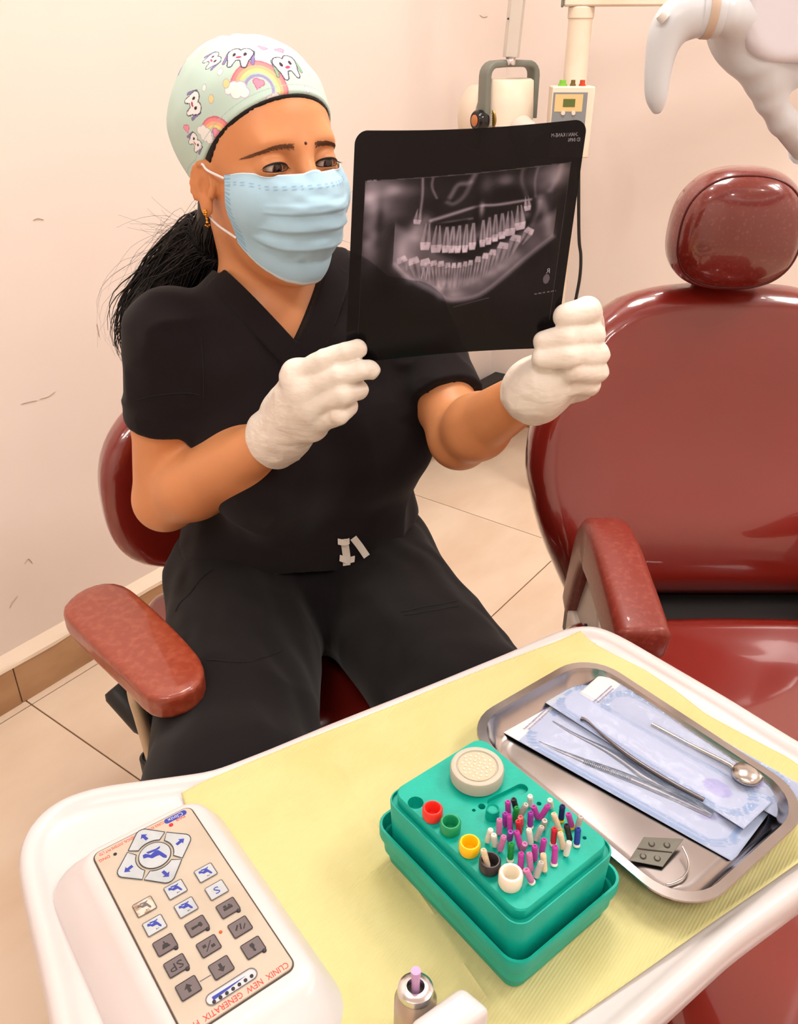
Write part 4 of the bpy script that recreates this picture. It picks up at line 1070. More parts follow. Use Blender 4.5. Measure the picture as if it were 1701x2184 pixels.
# hair: a dark band under the cap rim, the pony tail behind the shoulder, and fly-away strands
def f_band(P):
    q = hd(P); h = cut_plane(q)
    d = f_cranium(q) - .0016
    low = .0030 + .006*smooth(-q[:, 1], -.05, -.01) + .02*smooth(-q[:, 1], .02, .05)
    return smax(smax(d, -h - low, .002), h - .010, .002)
nape = hw(.026, -.076, -.052)
path = spline([hw(.018, -.050, -.030), hw(.026, -.066, -.060), D(466, 500, 1.055), D(424, 556, 1.08), D(374, 620, 1.085), D(326, 676, 1.07), D(296, 730, 1.05), D(286, 790, 1.04)], 40)
rad = np.interp(np.linspace(0, 1, 40), [0, .15, .35, .55, .75, .9, 1], [.016, .026, .040, .044, .037, .023, .006])
def f_core(P):
    d = f_band(P)
    for i in range(0, 32, 2): d = smin(d, s_cone(P, path[i], path[i+2], rad[i]*.80, rad[i+2]*.80), .012)
    # hair pulled back over the nape to the tie
    d = smin(d, s_ell(hd(P), (.000, -.055, -.030), (.048, .026, .040)), .02)
    return d
lo = np.minimum(path.min(0), HO - .14) - .03; hi = np.maximum(path.max(0), HO + .14) + .03
Vh, Fh = sdf_mesh(f_core, lo, hi, .0035)
hair = build('hair', (Vh, Fh), M_hair, woman, angle=None)
rng = np.random.RandomState(4)
T = np.gradient(path, axis=0); T /= np.linalg.norm(T, axis=1, keepdims=True)
sx_ = np.array([unit(np.cross(t, [0, 1., 0.2])) for t in T]); sy_ = np.cross(T, sx_)
def strands(n, spread, r0, seed, wig, tail, name):          # all strands at once: n x m points, four-sided tubes
    rng = np.random.RandomState(seed); m = 22
    a = rng.rand(n, 1)*2*np.pi; rr_ = np.sqrt(rng.rand(n, 1))*spread; ph = rng.rand(n, 1)*6; fq = 1.5 + rng.rand(n, 1)*2; i1 = 22 + rng.rand(n, 1)*17
    idx = np.linspace(0, 1, m)[None]*i1; s = idx/39.
    ip = lambda A: np.stack([np.interp(idx, np.arange(40), A[:, j]) for j in range(3)], -1)
    base, bx, by, tg = ip(path), ip(sx_), ip(sy_), ip(T); ra = np.interp(idx, np.arange(40), rad)
    ang = a + .5*np.sin(s*3 + ph); w = wig*np.sin(s*fq*6 + ph)*s; ex = 1 + tail*s*s*(rng.rand(n, 1)*1.5)
    p = base + bx*(ra*rr_*np.cos(ang)*ex + w)[..., None] + by*(ra*rr_*np.sin(ang)*ex + w*.6)[..., None]
    u_ = np.linspace(0, 1, m)[None]; rd = r0*np.interp(u_, [0, .7, 1], [1, .9, .25])*np.ones((n, 1))
    Vs = np.stack([p + bx*rd[..., None], p + by*rd[..., None], p - bx*rd[..., None], p - by*rd[..., None]], 2).reshape(-1, 3)
    b0 = (np.arange(n)[:, None]*m + np.arange(m-1)[None]).ravel()*4
    Fs = np.concatenate([np.stack([b0 + k, b0 + (k+1) % 4, b0 + 4 + (k+1) % 4, b0 + 4 + k], 1) for k in range(4)])
    o = build(name, (Vs, Fs), M_hair, hair, angle=None)
    o['kind'] = 'stuff'; return o
strands(700, 1.06, .0011, 1, .006, .35, 'hair_strands')
strands(110, 1.25, .00018, 2, .012, 1.1, 'flyaway_hair')
g = Geo()
for k in range(70):                              # wisps around the nape and behind the far cheek
    if k < 52: p0 = hw(.05 + .02*rng.rand(), -.07 - .04*rng.rand(), -.04 - .05*rng.rand()); dr = unit(np.array([-.7 - rng.rand(), .4, -.6 + rng.rand()*1.1]))
    else: p0 = hw(-.058, .01, -.05 - .05*rng.rand()); dr = unit(np.array([.8, .1, -.4 + rng.rand()*.9]))
    L = .02 + .055*rng.rand()*(1 if k < 52 else .4); cv = rng.randn(3)*.35
    g.tube([p0 + dr*L*s + cv*L*s*s + np.array([0, 0, -.25*L*s*s]) for s in np.linspace(0, 1, 8)], np.linspace(.00020, .0001, 8), 3, cap=False)
o = build('wisps', g, M_hair, hair, angle=None); o['kind'] = 'stuff'

# ------------------------------------------------------------------ face mask
ns, nt_ = 96, 72
S, Tt = np.meshgrid(np.linspace(-1, 1, ns), np.linspace(0, 1, nt_), indexing='ij'); S, Tt = S.ravel(), Tt.ravel()
phi = S*np.radians(58)
ztop = -.0105 + .0055*np.abs(S)**1.5; zbot = np.where(np.abs(S) < .80, -.116 + .026*(np.abs(S)/.80)**2.2, -.090 + .022*((np.abs(S)-.80)/.20))
Z = ztop + (zbot - ztop)*Tt
ry = np.interp(Tt, [0, .12, .3, .5, .72, .9, 1], [.1000, .1120, .1190, .1130, .1000, .0800, .0640]); rx = np.interp(Tt, [0, .3, .7, 1], [.0690, .0710, .0660, .0500])
nose = .0*np.exp(-(S/.16)**2)*np.exp(-((Tt-.16)/.22)**2)
R_ = 1/np.sqrt((np.cos(phi)/ry)**2 + (np.sin(phi)/rx)**2) + nose
pl = np.zeros_like(Tt)
for t0, h in ((.36, .0028), (.53, .0032), (.71, .0032)):
    tt = Tt - t0 - .02*np.abs(S); pl += h*np.clip(1 - np.abs(tt)/.10, 0, 1)*(tt < 0) + h*np.clip(1 - tt/.016, 0, 1)*(tt >= 0)
R_ = R_ + pl*(1 - np.abs(S)**5) + (vnoise(np.column_stack([S*3, Tt*5, S*0]), 3) - .5)*.0032*(1-np.abs(S)**4)
Pm = np.column_stack([R_*np.sin(phi), .004 + R_*np.cos(phi), Z])
# never below the skin
for _ in range(3):
    d = f_head(Pm); bad = d < .0032
    if bad.any(): gr = sdf_grad(f_head, Pm[bad]); Pm[bad] += gr*(.0034 - d[bad])[:, None]
Gm = Pm.reshape(ns, nt_, 3)
for _ in range(5):
    A_ = Gm.copy(); A_[1:-1, 1:-1] = (Gm[:-2, 1:-1] + Gm[2:, 1:-1] + 2*Gm[1:-1, 1:-1])/4; Gm = A_
Pm = Gm.reshape(-1, 3)
Fm = [(i*nt_+j, i*nt_+j+1, (i+1)*nt_+j+1, (i+1)*nt_+j) for i in range(ns-1) for j in range(nt_-1)]
mask = build('face_mask', (Pm @ RH.T + HO, Fm), M_mask, woman, angle=None)
Cm = np.tile(np.array(srgb(176, 212, 232)), (len(S), 1)); 
wht = (Tt < .012) | (Tt > .985); Cm[wht] = srgb(228, 238, 244)
st = ((np.abs(Tt-.035) < .006) | (np.abs(Tt-.115) < .006) | (np.abs(Tt-.14) < .006)) & (np.abs(S) < .96) & ((np.floor(S*70) % 2) == 0); Cm[st] = srgb(140, 180, 214)
sd = (np.abs(S) > .89) & ((np.floor(Tt*40) % 2) == 0) & (np.abs(S) < .985); Cm[sd] = srgb(138, 186, 218)
Cm[(np.abs(S) > .985)] = srgb(196, 222, 238)
colour(mask, Cm); md = mask.modifiers.new('thick', 'SOLIDIFY'); md.thickness = .0008; md.offset = 1
tag(mask, 'pleated pale blue surgical mask')
def mk(s, t): i = int(round((s+1)/2*(ns-1))); j = int(round(t*(nt_-1))); return Pm[i*nt_+j]
for sx in (1, -1):
    a, b = mk(sx, .06), mk(sx, .94)
    e_t, e_b = np.array([sx*.0760, .008, .008]), np.array([sx*.0700, -.008, -.036]); bk = np.array([sx*.0760, -.010, -.012])
    p = spline([a, (a+e_t)/2 + np.array([sx*.004, 0, .001]), e_t + np.array([0, .006, 0]), e_t + np.array([0, -.012, -.002]), bk, e_b, (b+e_b)/2 + np.array([sx*.005, .0, .0]), b], 40) if sx > 0 else spline([a, (a+e_t)/2 + np.array([sx*.004, 0, .001]), e_t, bk, e_b, b], 40)
    build('ear_loop', Geo().tube(p @ RH.T + HO, .0013, 8), M_loop, mask)
# ear-ring with drop beads
ep = hw(.0800, .014, -.0395)
g = Geo()
for a in range(6): g.lathe([(.0002, -.0016), (.0014, -.0008), (.0017, 0), (.0014, .0008), (.0002, .0016)], 10, c=ep + RH @ np.array([.001, .0022*math.cos(a), .0022*math.sin(a)]))
g.lathe([(.0002, -.0018), (.0019, 0), (.0002, .0018)], 12, c=ep + RH @ np.array([.0015, 0, 0]))
er = build('earring', g, M_gold, woman)
g = Geo().tube([ep + RH @ np.array([.001, 0, -.003]), ep + np.array([0, 0, -.0095])], .0007, 6)
for dz, r in ((-.0065, .0014), (-.0100, .0017)): g.lathe([(.0002, -r), (r*.8, -r*.5), (r, 0), (r*.8, r*.5), (.0002, r)], 10, c=ep + np.array([0, 0, dz]))
for s in (-1, 0, 1): g.lathe([(.0002, -.0012), (.0010, -.0006), (.0012, 0), (.0002, .0012)], 8, c=ep + np.array([.0018*s, .0006*s, -.0130 - .0012*(s == 0)]))
build('drop_beads', g, M_gold, er)

# ------------------------------------------------------------------ scrub top
Va = tor(D(627, 728, .945)[None])[0]; Vl = tor(D(494, 592, .985)[None])[0]; Vr = tor(D(690, 548, 1.02)[None])[0]
def vside(q, A, B):                              # signed distance to the line A-B in the x,z plane, positive on the neck side
    d = unit((B - A)[[0, 2]]); n = np.array([-d[1], d[0]]); v = (q[:, [0, 2]] - A[[0, 2]]) @ n
    ref = (np.array([(Vl[0]+Vr[0])/2, Vl[2] + .05]) - A[[0, 2]]) @ n
    return v*np.sign(ref)
def f_vneck(P):                                  # negative inside the opening
    q = tor(P); front = np.maximum(-vside(q, Va, Vl), -vside(q, Va, Vr))
    front = smax(front, -(q[:, 1] + .005), .01)
    return smin(front, s_cone(P, NB + (NB - hw(0, -.026, -.055))*.6, hw(0, -.026, -.055), .064, .060), .01)
HEMR = SR + (ER - SR)*.49; HEML = SL + (EL - SL)*.71
def sleeve(P, S, E, hem, r0=.0470, r1=.0500):
    ax = unit(E - S); d = s_cone(P, S, hem + ax*.04, r0, r1)
    return smax(d, (P - hem) @ ax, .003)
def wr_(P, s, a): return (vnoise(P + 5, s) - .5)*a
def f_top_raw(P):
    d = smin(f_trunk(P, .012), f_lower(P, .013), .07)
    q = tor(P)
    d = d - .010*np.exp(-((q[:, 2] + .30)/.05)**2)
    rip = np.abs(vnoise(q*[1, 1, .45] + 9, 17) - .5)*2
    d = d + (rip - .4)*.009 - wr_(P, 30, .003)
    d2 = smin(sleeve(P, SR, ER, HEMR), sleeve(P, SL, EL, HEML, .0450, .0470), .001)
    sf = np.abs(vnoise(P*[1, 1, 1.6] + 2, 24) - .5)*2
    d2 = d2 + (sf - .55)*.0055
    return smin(d, d2, .022)
def hem_cut(P): return (HIP[2] + .082) - P[:, 2] + .010*np.sin((P @ lt)*26) - .10*(tor(P)[:, 1] - .05)*0
def f_top(P):
    d = f_top_raw(P)
    d = smax(d, -f_vneck(P), .002)
    return smax(d, hem_cut(P), .004)
Vt, Ft = sdf_mesh(f_top, (-.42, .76, .52), (.22, 1.27, 1.02), .0032)
top = build('scrub_top', (Vt, Ft), M_scrub, woman, angle=None)
tag(top, 'black short-sleeved scrub top with a crossed V-neck')
def f_collar(P):
    q = tor(P); a = -vside(q, Va, Vl); b = -vside(q, Va, Vr)
    edge = np.maximum(a, b)
    reg = np.maximum(np.abs(edge - .014) - .0145, -(q[:, 1] - .0))
    base = smin(f_trunk(P, .012), f_lower(P, .013), .07)
    return smax(np.maximum(base - .0042, -(base + .006)), reg, .0012)
Vt, Ft = sdf_mesh(f_collar, (-.30, .82, .70), (.06, 1.10, 1.0), .0022)
build('collar_band', (Vt, Ft), M_scrub, top, angle=None)
def seam(fn, pts, r, m, parent, name='seam', n=40, off=.0004):
    P = spline([hit(fn, x, y) for x, y in pts], n)
    for _ in range(3): P = P - np.clip(fn(P), -.004, .004)[:, None]*sdf_grad(fn, P)
    build(name, Geo().tube(P + sdf_grad(fn, P)*off, r, 5), m, parent)
M_seam = mat('stitched_seam', (20, 17, 18), 0.9)
seam(f_top, [(292, 852), (340, 842), (395, 838), (425, 842)], .0007, M_seam, top)
seam(f_top, [(428, 720), (432, 770), (434, 810), (434, 850)], .0008, M_seam, top)
seam(f_top, [(890, 840), (940, 828), (985, 805)], .0007, M_seam, top)

# ------------------------------------------------------------------ trousers
HR_, HL_ = HIP + lt*-.085 + ft*.0 - up*.01, HIP + lt*.085 - up*.01
KR = G(496, 1735, .50); KL = np.array([.088, .705, .50])
AR_, AL_ = np.array([-.195, .600, .10]), np.array([.060, .690, .10])
def f_trous(P):
    d = s_ell(P, HIP + up*-.002, (.200, .150, .105), RT)
    d = smin(d, s_ell(P, HIP + ft*.055 + up*.035, (.160, .110, .065), RT), .05)
    for Hh, Kk, Aa in ((HR_, KR, AR_), (HL_, KL, AL_)):
        l = smin(s_cone(P, Hh, Kk, .107, .086), s_cone(P, Kk, Aa, .084, .058), .03)
        d = smin(d, l, .035)
    q = tor(P)
    rip = np.abs(vnoise(P*[1.0, .6, 1] + 11, 15) - .5)*2
    d = d + (rip - .4)*.006
    gath = np.sin((P @ lt)*150 + vnoise(P, 20)*4)*.0016*np.exp(-((P[:, 2] - HIP[2] - .075)/.03)**2)
    d = d - gath
    return smax(d, P[:, 2] - (HIP[2] + .115), .01)
Vt, Ft = sdf_mesh(f_trous, (-.42, .42, .05), (.26, 1.32, .64), .0052)
tr = build('trousers', (Vt, Ft), M_trou, woman, angle=None)
tag(tr, 'black drawstring scrub trousers')
seam(f_trous, [(455, 1215), (410, 1260), (375, 1305)], .0009, M_seam, tr, 'pocket_edge')
seam(f_trous, [(440, 1408), (500, 1412), (545, 1408), (600, 1388)], .0008, M_seam, tr)
seam(f_trous, [(855, 1305), (880, 1300), (930, 1290), (975, 1282)], .0010, M_seam, tr)
seam(f_trous, [(862, 1312), (890, 1308), (935, 1300), (978, 1293)], .0010, M_seam, tr)
M_cord = mat('white_drawcord', (226, 218, 206), 0.8, bump=('wave', 900, 0.4, 0.0004))
def ribbon(pts, w, name, parent, off=.003):
    P = np.array([hit(f_front, x, y) for x, y in pts]); r = unit(P[-1] - P[0]); rr_ = np.array([ray(*pts[0])]); nrm = -unit(rr_[0])
    s = unit(np.cross(r, nrm)); g = Geo()
    g.loft([[p + nrm*off + s*w/2, p + nrm*(off+.0016) + s*w/2, p + nrm*(off+.0016) - s*w/2, p + nrm*off - s*w/2] for p in P])
    build(name, g, M_cord, parent, bevel=.0004)
def f_front(P): return np.minimum(f_trous(P), f_top(P))
ribbon([(731, 1150), (736, 1166), (739, 1188), (739, 1206)], .0100, 'drawstring', tr)
ribbon([(753, 1147), (767, 1165), (782, 1187)], .0095, 'drawstring', tr)
ribbon([(724, 1190), (740, 1196), (756, 1192)], .0085, 'cord_knot', tr, .0045)
ribbon([(720, 1155), (734, 1158), (745, 1154)], .0080, 'cord_knot', tr, .0045)
for Aa, nm in ((AR_, 'shoe'), (AL_, 'shoe')):
    c = np.array([Aa[0], Aa[1] - .05, 0])
    def f_shoe(P): 
        d = smin(s_ell(P, c + [0, -.03, .035], (.045, .105, .036)), s_ell(P, c + [0, .055, .05], (.040, .055, .052)), .03)
        return smax(d, .0015 - P[:, 2], .006)
    Vt, Ft = sdf_mesh(f_shoe, c + [-.08, -.18, -.01], c + [.08, .15, .14], .006)
    build('shoe', (Vt, Ft), mat('black_shoe', (28, 26, 27), 0.5), woman, angle=None)

# ------------------------------------------------------------------ gloves
def hand(name, Wd, El, mcp, fingers, thumb, palm_extra, cuff_at, cuff_r, label):
    ax = unit(Wd - El)
    def f_hand(P):
        d = None
        for m in mcp:
            c = s_cone(P, Wd, m, .0230, .0150); d = c if d is None else smin(d, c, .014)
        for a, b in zip(mcp[:-1], mcp[1:]): d = smin(d, s_cone(P, a, b, .0140, .0138), .010)
        for a, b, r in palm_extra: d = smin(d, s_cone(P, a, b, r, r), .014)
        fg = None
        for pts, rs in fingers + [thumb]:
            c = s_chain(P, pts, rs, .0008); fg = c if fg is None else smin(fg, c, .0022)
        d = smin(d, fg, .008)
        cf = smin(s_cone(P, cuff_at, Wd, cuff_r, .0275), s_cone(P, Wd, Wd + ax*.02, .0275, .026), .01)
        d = smin(d, cf, .012)
        t = (P - cuff_at) @ ax; rad_ = np.linalg.norm(P - cuff_at - t[:, None]*ax, axis=1)
        wr = np.abs(vnoise(P*1.0 + 4, 60) - .5)*2; wr2 = np.abs(vnoise(P*[1, 1, .6] + 8, 34) - .5)*2
        d = d + (wr - .35)*.0016 + (wr2 - .4)*.0026*np.exp(-(t/.06)**2)
        # rolled lip of the cuff
        d = smax(d, -t, .002)
        d = smin(d, np.hypot(t - .002, rad_ - cuff_r - .0008) - .0022, .003)
        return d
    al = np.array([cuff_at, Wd] + mcp + [p for f_ in fingers + [thumb] for p in f_[0]])
    Vg, Fg = sdf_mesh(f_hand, al.min(0) - .045, al.max(0) + .045, .0017)
    o = build(name, (Vg, Fg), M_glove, woman, angle=None); tag(o, label); return o, f_hand
mcpR = [D(634, 802, .800), D(650, 834, .788), D(660, 870, .788), D(664, 906, .800)]
finR = [([mcpR[0], D(694, 770, .782), D(738, 752, .777), D(762, 743, .778)], [.0130, .0116, .0106, .0094]),
        ([mcpR[1], D(726, 800, .768), D(768, 790, .767), D(790, 789, .774)], [.0130, .0114, .0104, .0092]),
        ([mcpR[2], D(732, 842, .762), D(762, 830, .776), D(758, 824, .792)], [.0125, .0112, .0104, .0092]),
        ([mcpR[3], D(722, 884, .768), D(744, 866, .782), D(738, 856, .796)], [.0115, .0104, .0095, .0085])]
thR = ([D(600, 868, .840), D(650, 800, .838), D(705, 770, .818), D(742, 758, .807)], [.019, .0145, .0120, .0100])
hand('glove', WR, ER, mcpR, finR, thR, [(WR, D(652, 860, .808), .024)], D(578, 940, .853), .0300, 'white latex glove on the hand nearer the camera')
mcpL = [D(1232, 728, .806), D(1242, 762, .804), D(1240, 794, .802), D(1228, 822, .802)]
finL = [([mcpL[0], D(1262, 714, .772), D(1205, 720, .752), D(1160, 729, .756)], [.0135, .0125, .0115, .0100]),
        ([mcpL[1], D(1272, 756, .768), D(1207, 760, .744), D(1156, 763, .750)], [.0132, .0120, .0112, .0098]),
        ([mcpL[2], D(1270, 791, .768), D(1222, 790, .750), D(1196, 786, .764)], [.0130, .0118, .0110, .0095]),
        ([mcpL[3], D(1256, 820, .772), D(1222, 816, .762), D(1204, 812, .774)], [.0120, .0108, .0096, .0086])]
thL = ([D(1180, 770, .806), D(1256, 700, .800), D(1252, 663, .772), D(1206, 674, .757)], [.018, .0150, .0130, .0112])
hand('glove', WL, EL, mcpL, finL, thL, [(WL, D(1200, 790, .800), .021)], D(1132, 844, .800), .0275, 'white latex glove on the hand by the dental chair')

# ================================================================== X-RAY FILM in her hands
YL, YR = .7905, .7715
cTL, cTR, cBR, cBL = D(757, 278, YL), D(1253, 253, YR), D(1184, 742, YR + .004), D(736, 778, YL)
NUf, NVf = 420, 400
fu, fv = np.meshgrid(np.linspace(0, 1, NUf), np.linspace(0, 1, NVf), indexing='ij'); fu, fv = fu.ravel(), fv.ravel()
# rounded corners: push grid points of the corner zones onto the arc
def squash(u, v, r):
    x, y = u.copy(), v.copy()
    cx = np.where(u < .5, r, 1-r); cy = np.where(v < .5, r, 1-r); m = (np.abs(u-.5) > .5-r) & (np.abs(v-.5) > .5-r)
    dx, dy = (u-cx)/r, (v-cy)/r; inf = np.maximum(np.abs(dx), np.abs(dy)); l2 = np.hypot(dx, dy); k = np.where(l2 > 1e-9, inf/np.maximum(l2, 1e-9), 1)
    x[m] = (cx + dx*k*r)[m]; y[m] = (cy + dy*k*r)[m]; return x, y
su, sv = squash(fu, fv, .055)
Pf = (cTL*((1-su)*(1-sv))[:, None] + cTR*(su*(1-sv))[:, None] + cBR*(su*sv)[:, None] + cBL*((1-su)*sv)[:, None])
fn_ = unit(np.cross(cTR - cTL, cTL - cBL)); fn_ = fn_ if fn_[1] < 0 else -fn_
bow = .010*np.sin(np.pi*su) - .006*(1-sv)*np.cos(np.pi*su*1.0)**2*0 + .004*np.sin(np.pi*sv)*(su > .5)*0
Pf = Pf - fn_*bow[:, None]*(.5 + .5*sv)[:, None] + np.array([0, 0, -.0035])*np.sin(np.pi*su)[:, None]*(1-sv)[:, None]
Ff = [(i*NVf+j, i*NVf+j+1, (i+1)*NVf+j+1, (i+1)*NVf+j) for i in range(NUf-1) for j in range(NVf-1)]
# density picture of the film: a panoramic radiograph painted per vertex (coordinates of the photographed film, 0..1)
I = np.zeros(len(su)) + .007
X0, X1 = .055, .955
def yb(x): return .197 - .030*(x - X0)/(X1 - X0)          # slanting top border of the exposed area
X, Yv = su, sv
SVs = sv + .044*smooth(sv, .20, .34)                               # the anatomy sits a little high on the sheet
inside = (X > X0) & (X < X1) & (sv > yb(X)) & (sv < .86 + 0*X)
Yv = SVs
Yn = Yv - yb(X)                                                    # distance below that border
_nz = {}
def nz(s, ax=1.0, sh=0.0):
    k = (s, ax, sh)
    if k not in _nz: _nz[k] = vnoise(np.column_stack([su*ax + sh, sv, su*0 + .3]), s)
    return _nz[k]
def blob(cx, cy, rx, ry, a, rot=0.0):
    c_, s_ = math.cos(rot), math.sin(rot); dx, dy = X-cx, Yv-cy; u = (dx*c_ + dy*s_)/rx; v = (-dx*s_ + dy*c_)/ry
    return a*np.exp(-(u*u + v*v))
def stroke(pts, w, a, n=30):
    P = spline(pts, n); lo_ = P.min(0) - 3.2*w; hi_ = P.max(0) + 3.2*w; out_ = np.zeros(len(su))
    m_ = (su > lo_[0]) & (su < hi_[0]) & (SVs > lo_[1]) & (SVs < hi_[1]); X, Yv = su[m_], SVs[m_]; d = np.full(len(X), 9.)
    for p0_, p1_ in zip(P[:-1], P[1:]):
        e = p1_-p0_; t = np.clip(((X-p0_[0])*e[0] + (Yv-p0_[1])*e[1])/(e @ e), 0, 1); d = np.minimum(d, np.hypot(X-p0_[0]-t*e[0], Yv-p0_[1]-t*e[1]))
    out_[m_] = a*np.exp(-(d/w)**2); return out_
T_ = np.zeros(len(X)) + .035*nz(6)
# skull base and cervical bones at the left, orbit and sinus shadows
T_ += (blob(.10, .30, .07, .10, .34) + blob(.16, .25, .14, .05, .26) + blob(.09, .47, .045, .12, .22) + blob(.20, .35, .08, .05, .10) + blob(.86, .24, .08, .06, .16) + blob(.92, .20, .05, .06, .18) + blob(.88, .33, .05, .10, .06))*(.45 + .9*nz(26, .6))
T_ += stroke([(.31, .17), (.315, .28), (.31, .40)], .006, .22) + stroke([(.36, .17), (.355, .23), (.38, .30)], .006, .16) + stroke([(.44, .30), (.47, .23), (.52, .22), (.55, .17)], .012, .16) + stroke([(.43, .33), (.46, .34), (.50, .30), (.53, .22)], .012, .12)
T_ += stroke([(.76, .13), (.75, .22), (.78, .32)], .010, .10) + stroke([(.83, .12), (.81, .22), (.82, .33)], .006, .10) + blob(.68, .22, .04, .03, .18) + blob(.60, .24, .03, .05, .10) + stroke([(.92, .14), (.90, .25), (.88, .30)], .014, .12)
T_ *= 1 - .6*blob(.13, .40, .020, .10, 1) - .5*blob(.70, .30, .1, .04, 1)
# palate line, mandible body, rami
T_ += stroke([(.36, .415), (.48, .385), (.58, .360), (.66, .360), (.80, .345)], .0075, .30) + stroke([(.38, .430), (.55, .415)], .005, .16) + blob(.585, .375, .012, .03, .42)
jaw_lo = spline([(.21, .60), (.27, .66), (.36, .715), (.46, .775), (.52, .785), (.62, .765), (.72, .69), (.82, .60), (.92, .52)], 80)
jy = np.interp(X, jaw_lo[:, 0], jaw_lo[:, 1]); jt = np.interp(X, [.2, .3, .4, .5, .6, .7, .8, .92], [.42, .47, .55, .60, .58, .53, .47, .40])
body_m = smooth(jy - Yv, -.004, .012)*smooth(Yv - jt, -.02, .03)*(X > .20)*(X < .92)
T_ += body_m*(.085 + .10*nz(18)) + stroke(jaw_lo, .011, .17)
for pts, w, a in (([(.23, .60), (.24, .52), (.29, .44), (.33, .42)], .035, .17), ([(.28, .58), (.30, .50), (.33, .46)], .03, .10), ([(.90, .50), (.88, .42), (.85, .36), (.84, .34)], .022, .13), ([(.82, .46), (.84, .40), (.84, .36)], .012, .10)): T_ += stroke(pts, w, a)*(.6 + .8*nz(20))
T_ += blob(.43, .70, .02, .06, .22) + blob(.49, .70, .025, .05, .12) + blob(.50, .76, .05, .02, .15)
T_ *= 1 - .75*blob(.57, .40, .02, .10, 1) - .85*blob(.58, .60, .07, .035, 1) - .8*stroke([(.38, .43), (.45, .435), (.52, .425)], .012, 1)
T_ += stroke([(.30, .47), (.40, .485), (.50, .49), (.60, .48), (.70, .45), (.78, .41)], .028, .13)*(.6 + .8*nz(40)) + stroke([(.27, .66), (.36, .69), (.46, .71), (.56, .70), (.66, .66), (.76, .60)], .030, .13)*(.6 + .8*nz(40))
# teeth: crown up, tapering root, in two arches
def tooth_x(cx, cy, w, hc, hr, ang, a, up_=1, molar=False):
    c_, s_ = math.cos(ang), math.sin(ang); dx, dy = X-cx, Yv-cy; u = dx*c_ + dy*s_; v = (-dx*s_ + dy*c_)*up_      # v>0 crown, v<0 root
    wc = 1.26*w*np.where(v > 0, 1 - .25*(v/hc)**2, np.clip(1 + v/hr*.60, .05, 1))
    edge = np.maximum(np.abs(u) - wc/2, np.maximum(v - hc, -hr - v))
    if molar: edge = np.maximum(edge, np.where(v < -hr*.30, .0045*np.clip((-v - hr*.3)/(hr*.4), 0, 1) - np.abs(u), -9))
    m = smooth(-edge, -.0022, .0042)
    lum = a*(np.where(v > 0, 1.0, .62) - .22*blob(0, 0, 1, 1, 0) - .35*np.exp(-(u/(w*.13))**2)*np.where(v < hc*.4, 1, 0)*np.exp(-((v + hr*.25)/(hr*.6))**2))
    return m, lum
occ = lambda x: .556 + .02*np.sin((x - .35)*3.0) - .27*(np.clip(x - .50, 0, 1))*.9 - .02
up_t = [(.30, .415, .030, .018, .045, .1, 1), (.345, .515, .040, .032, .075, .05, 1), (.395, .53, .042, .032, .078, .02, 1), (.438, .535, .028, .03, .075, .0, 0), (.466, .538, .026, .03, .078, 0, 0), (.495, .54, .026, .03, .082, 0, 0), (.528, .54, .024, .03, .085, -.02, 0),
        (.560, .53, .028, .03, .08, -.04, 0), (.605, .52, .024, .03, .08, -.06, 0), (.632, .512, .024, .03, .082, -.06, 0), (.660, .50, .025, .03, .08, -.08, 0), (.690, .49, .028, .03, .074, -.1, 0), (.724, .478, .040, .03, .07, -.12, 1), (.766, .455, .040, .03, .07, -.15, 1), (.790, .385, .026, .02, .05, -.15, 1)]
lo_t = [(.245, .595, .040, .026, .038, -.35, 1), (.300, .605, .042, .028, .078, -.28, 1), (.352, .612, .040, .026, .088, -.2, 1), (.392, .618, .026, .022, .085, -.15, 0), (.425, .625, .026, .024, .085, -.08, 0), (.456, .632, .022, .022, .085, -.03, 0), (.484, .635, .018, .022, .085, 0, 0), (.510, .635, .018, .022, .082, .02, 0),
        (.535, .632, .018, .022, .082, .03, 0), (.560, .628, .020, .022, .08, .05, 0), (.592, .615, .024, .024, .085, .08, 0), (.625, .602, .026, .024, .085, .1, 0), (.656, .588, .028, .024, .08, .14, 0), (.700, .562, .042, .026, .078, .2, 1), (.752, .532, .042, .026, .072, .26, 1), (.806, .502, .036, .024, .045, .5, 1)]
for (cx, cy, w, hc, hr, an, mo) in up_t:
    m, l = tooth_x(cx, cy - .008, w, hc*1.1, hr*1.1, an, .60, 1, mo); T_ = T_*(1-m) + m*np.maximum(l*(.75 + .4*nz(40)), T_*.8)
for (cx, cy, w, hc, hr, an, mo) in lo_t:
    m, l = tooth_x(cx, cy - .004, w, hc*1.1, hr*1.15, an, .54, -1, mo); T_ = T_*(1-m) + m*np.maximum(l*(.75 + .4*nz(40)), T_*.8)
# root filled molar and its crown
T_ = np.maximum(T_, blob(.352, .602, .019, .020, .62)); T_ = np.maximum(T_, stroke([(.345, .62), (.338, .67)], .0035, .5)); T_ = np.maximum(T_, stroke([(.362, .62), (.360, .675)], .0035, .5))
T_ += stroke([(.50, .815), (.60, .795), (.66, .783)], .0022, .10)
T_ *= 1 - .75*smooth(Yv, .78, .86)
I = np.where(inside, .007 + 1.6*T_**1.45, I); Yv = sv
for (xa, xb) in ((X0-.0015, X0+.0015), (X1-.0015, X1+.0015)): I = np.where((X > xa) & (X < xb) & (Yv > yb(X)) & (Yv < .86), .05, I)
I = np.where((np.abs(Yv - yb(X)) < .0018) & (X > X0) & (X < X1), .09, I)
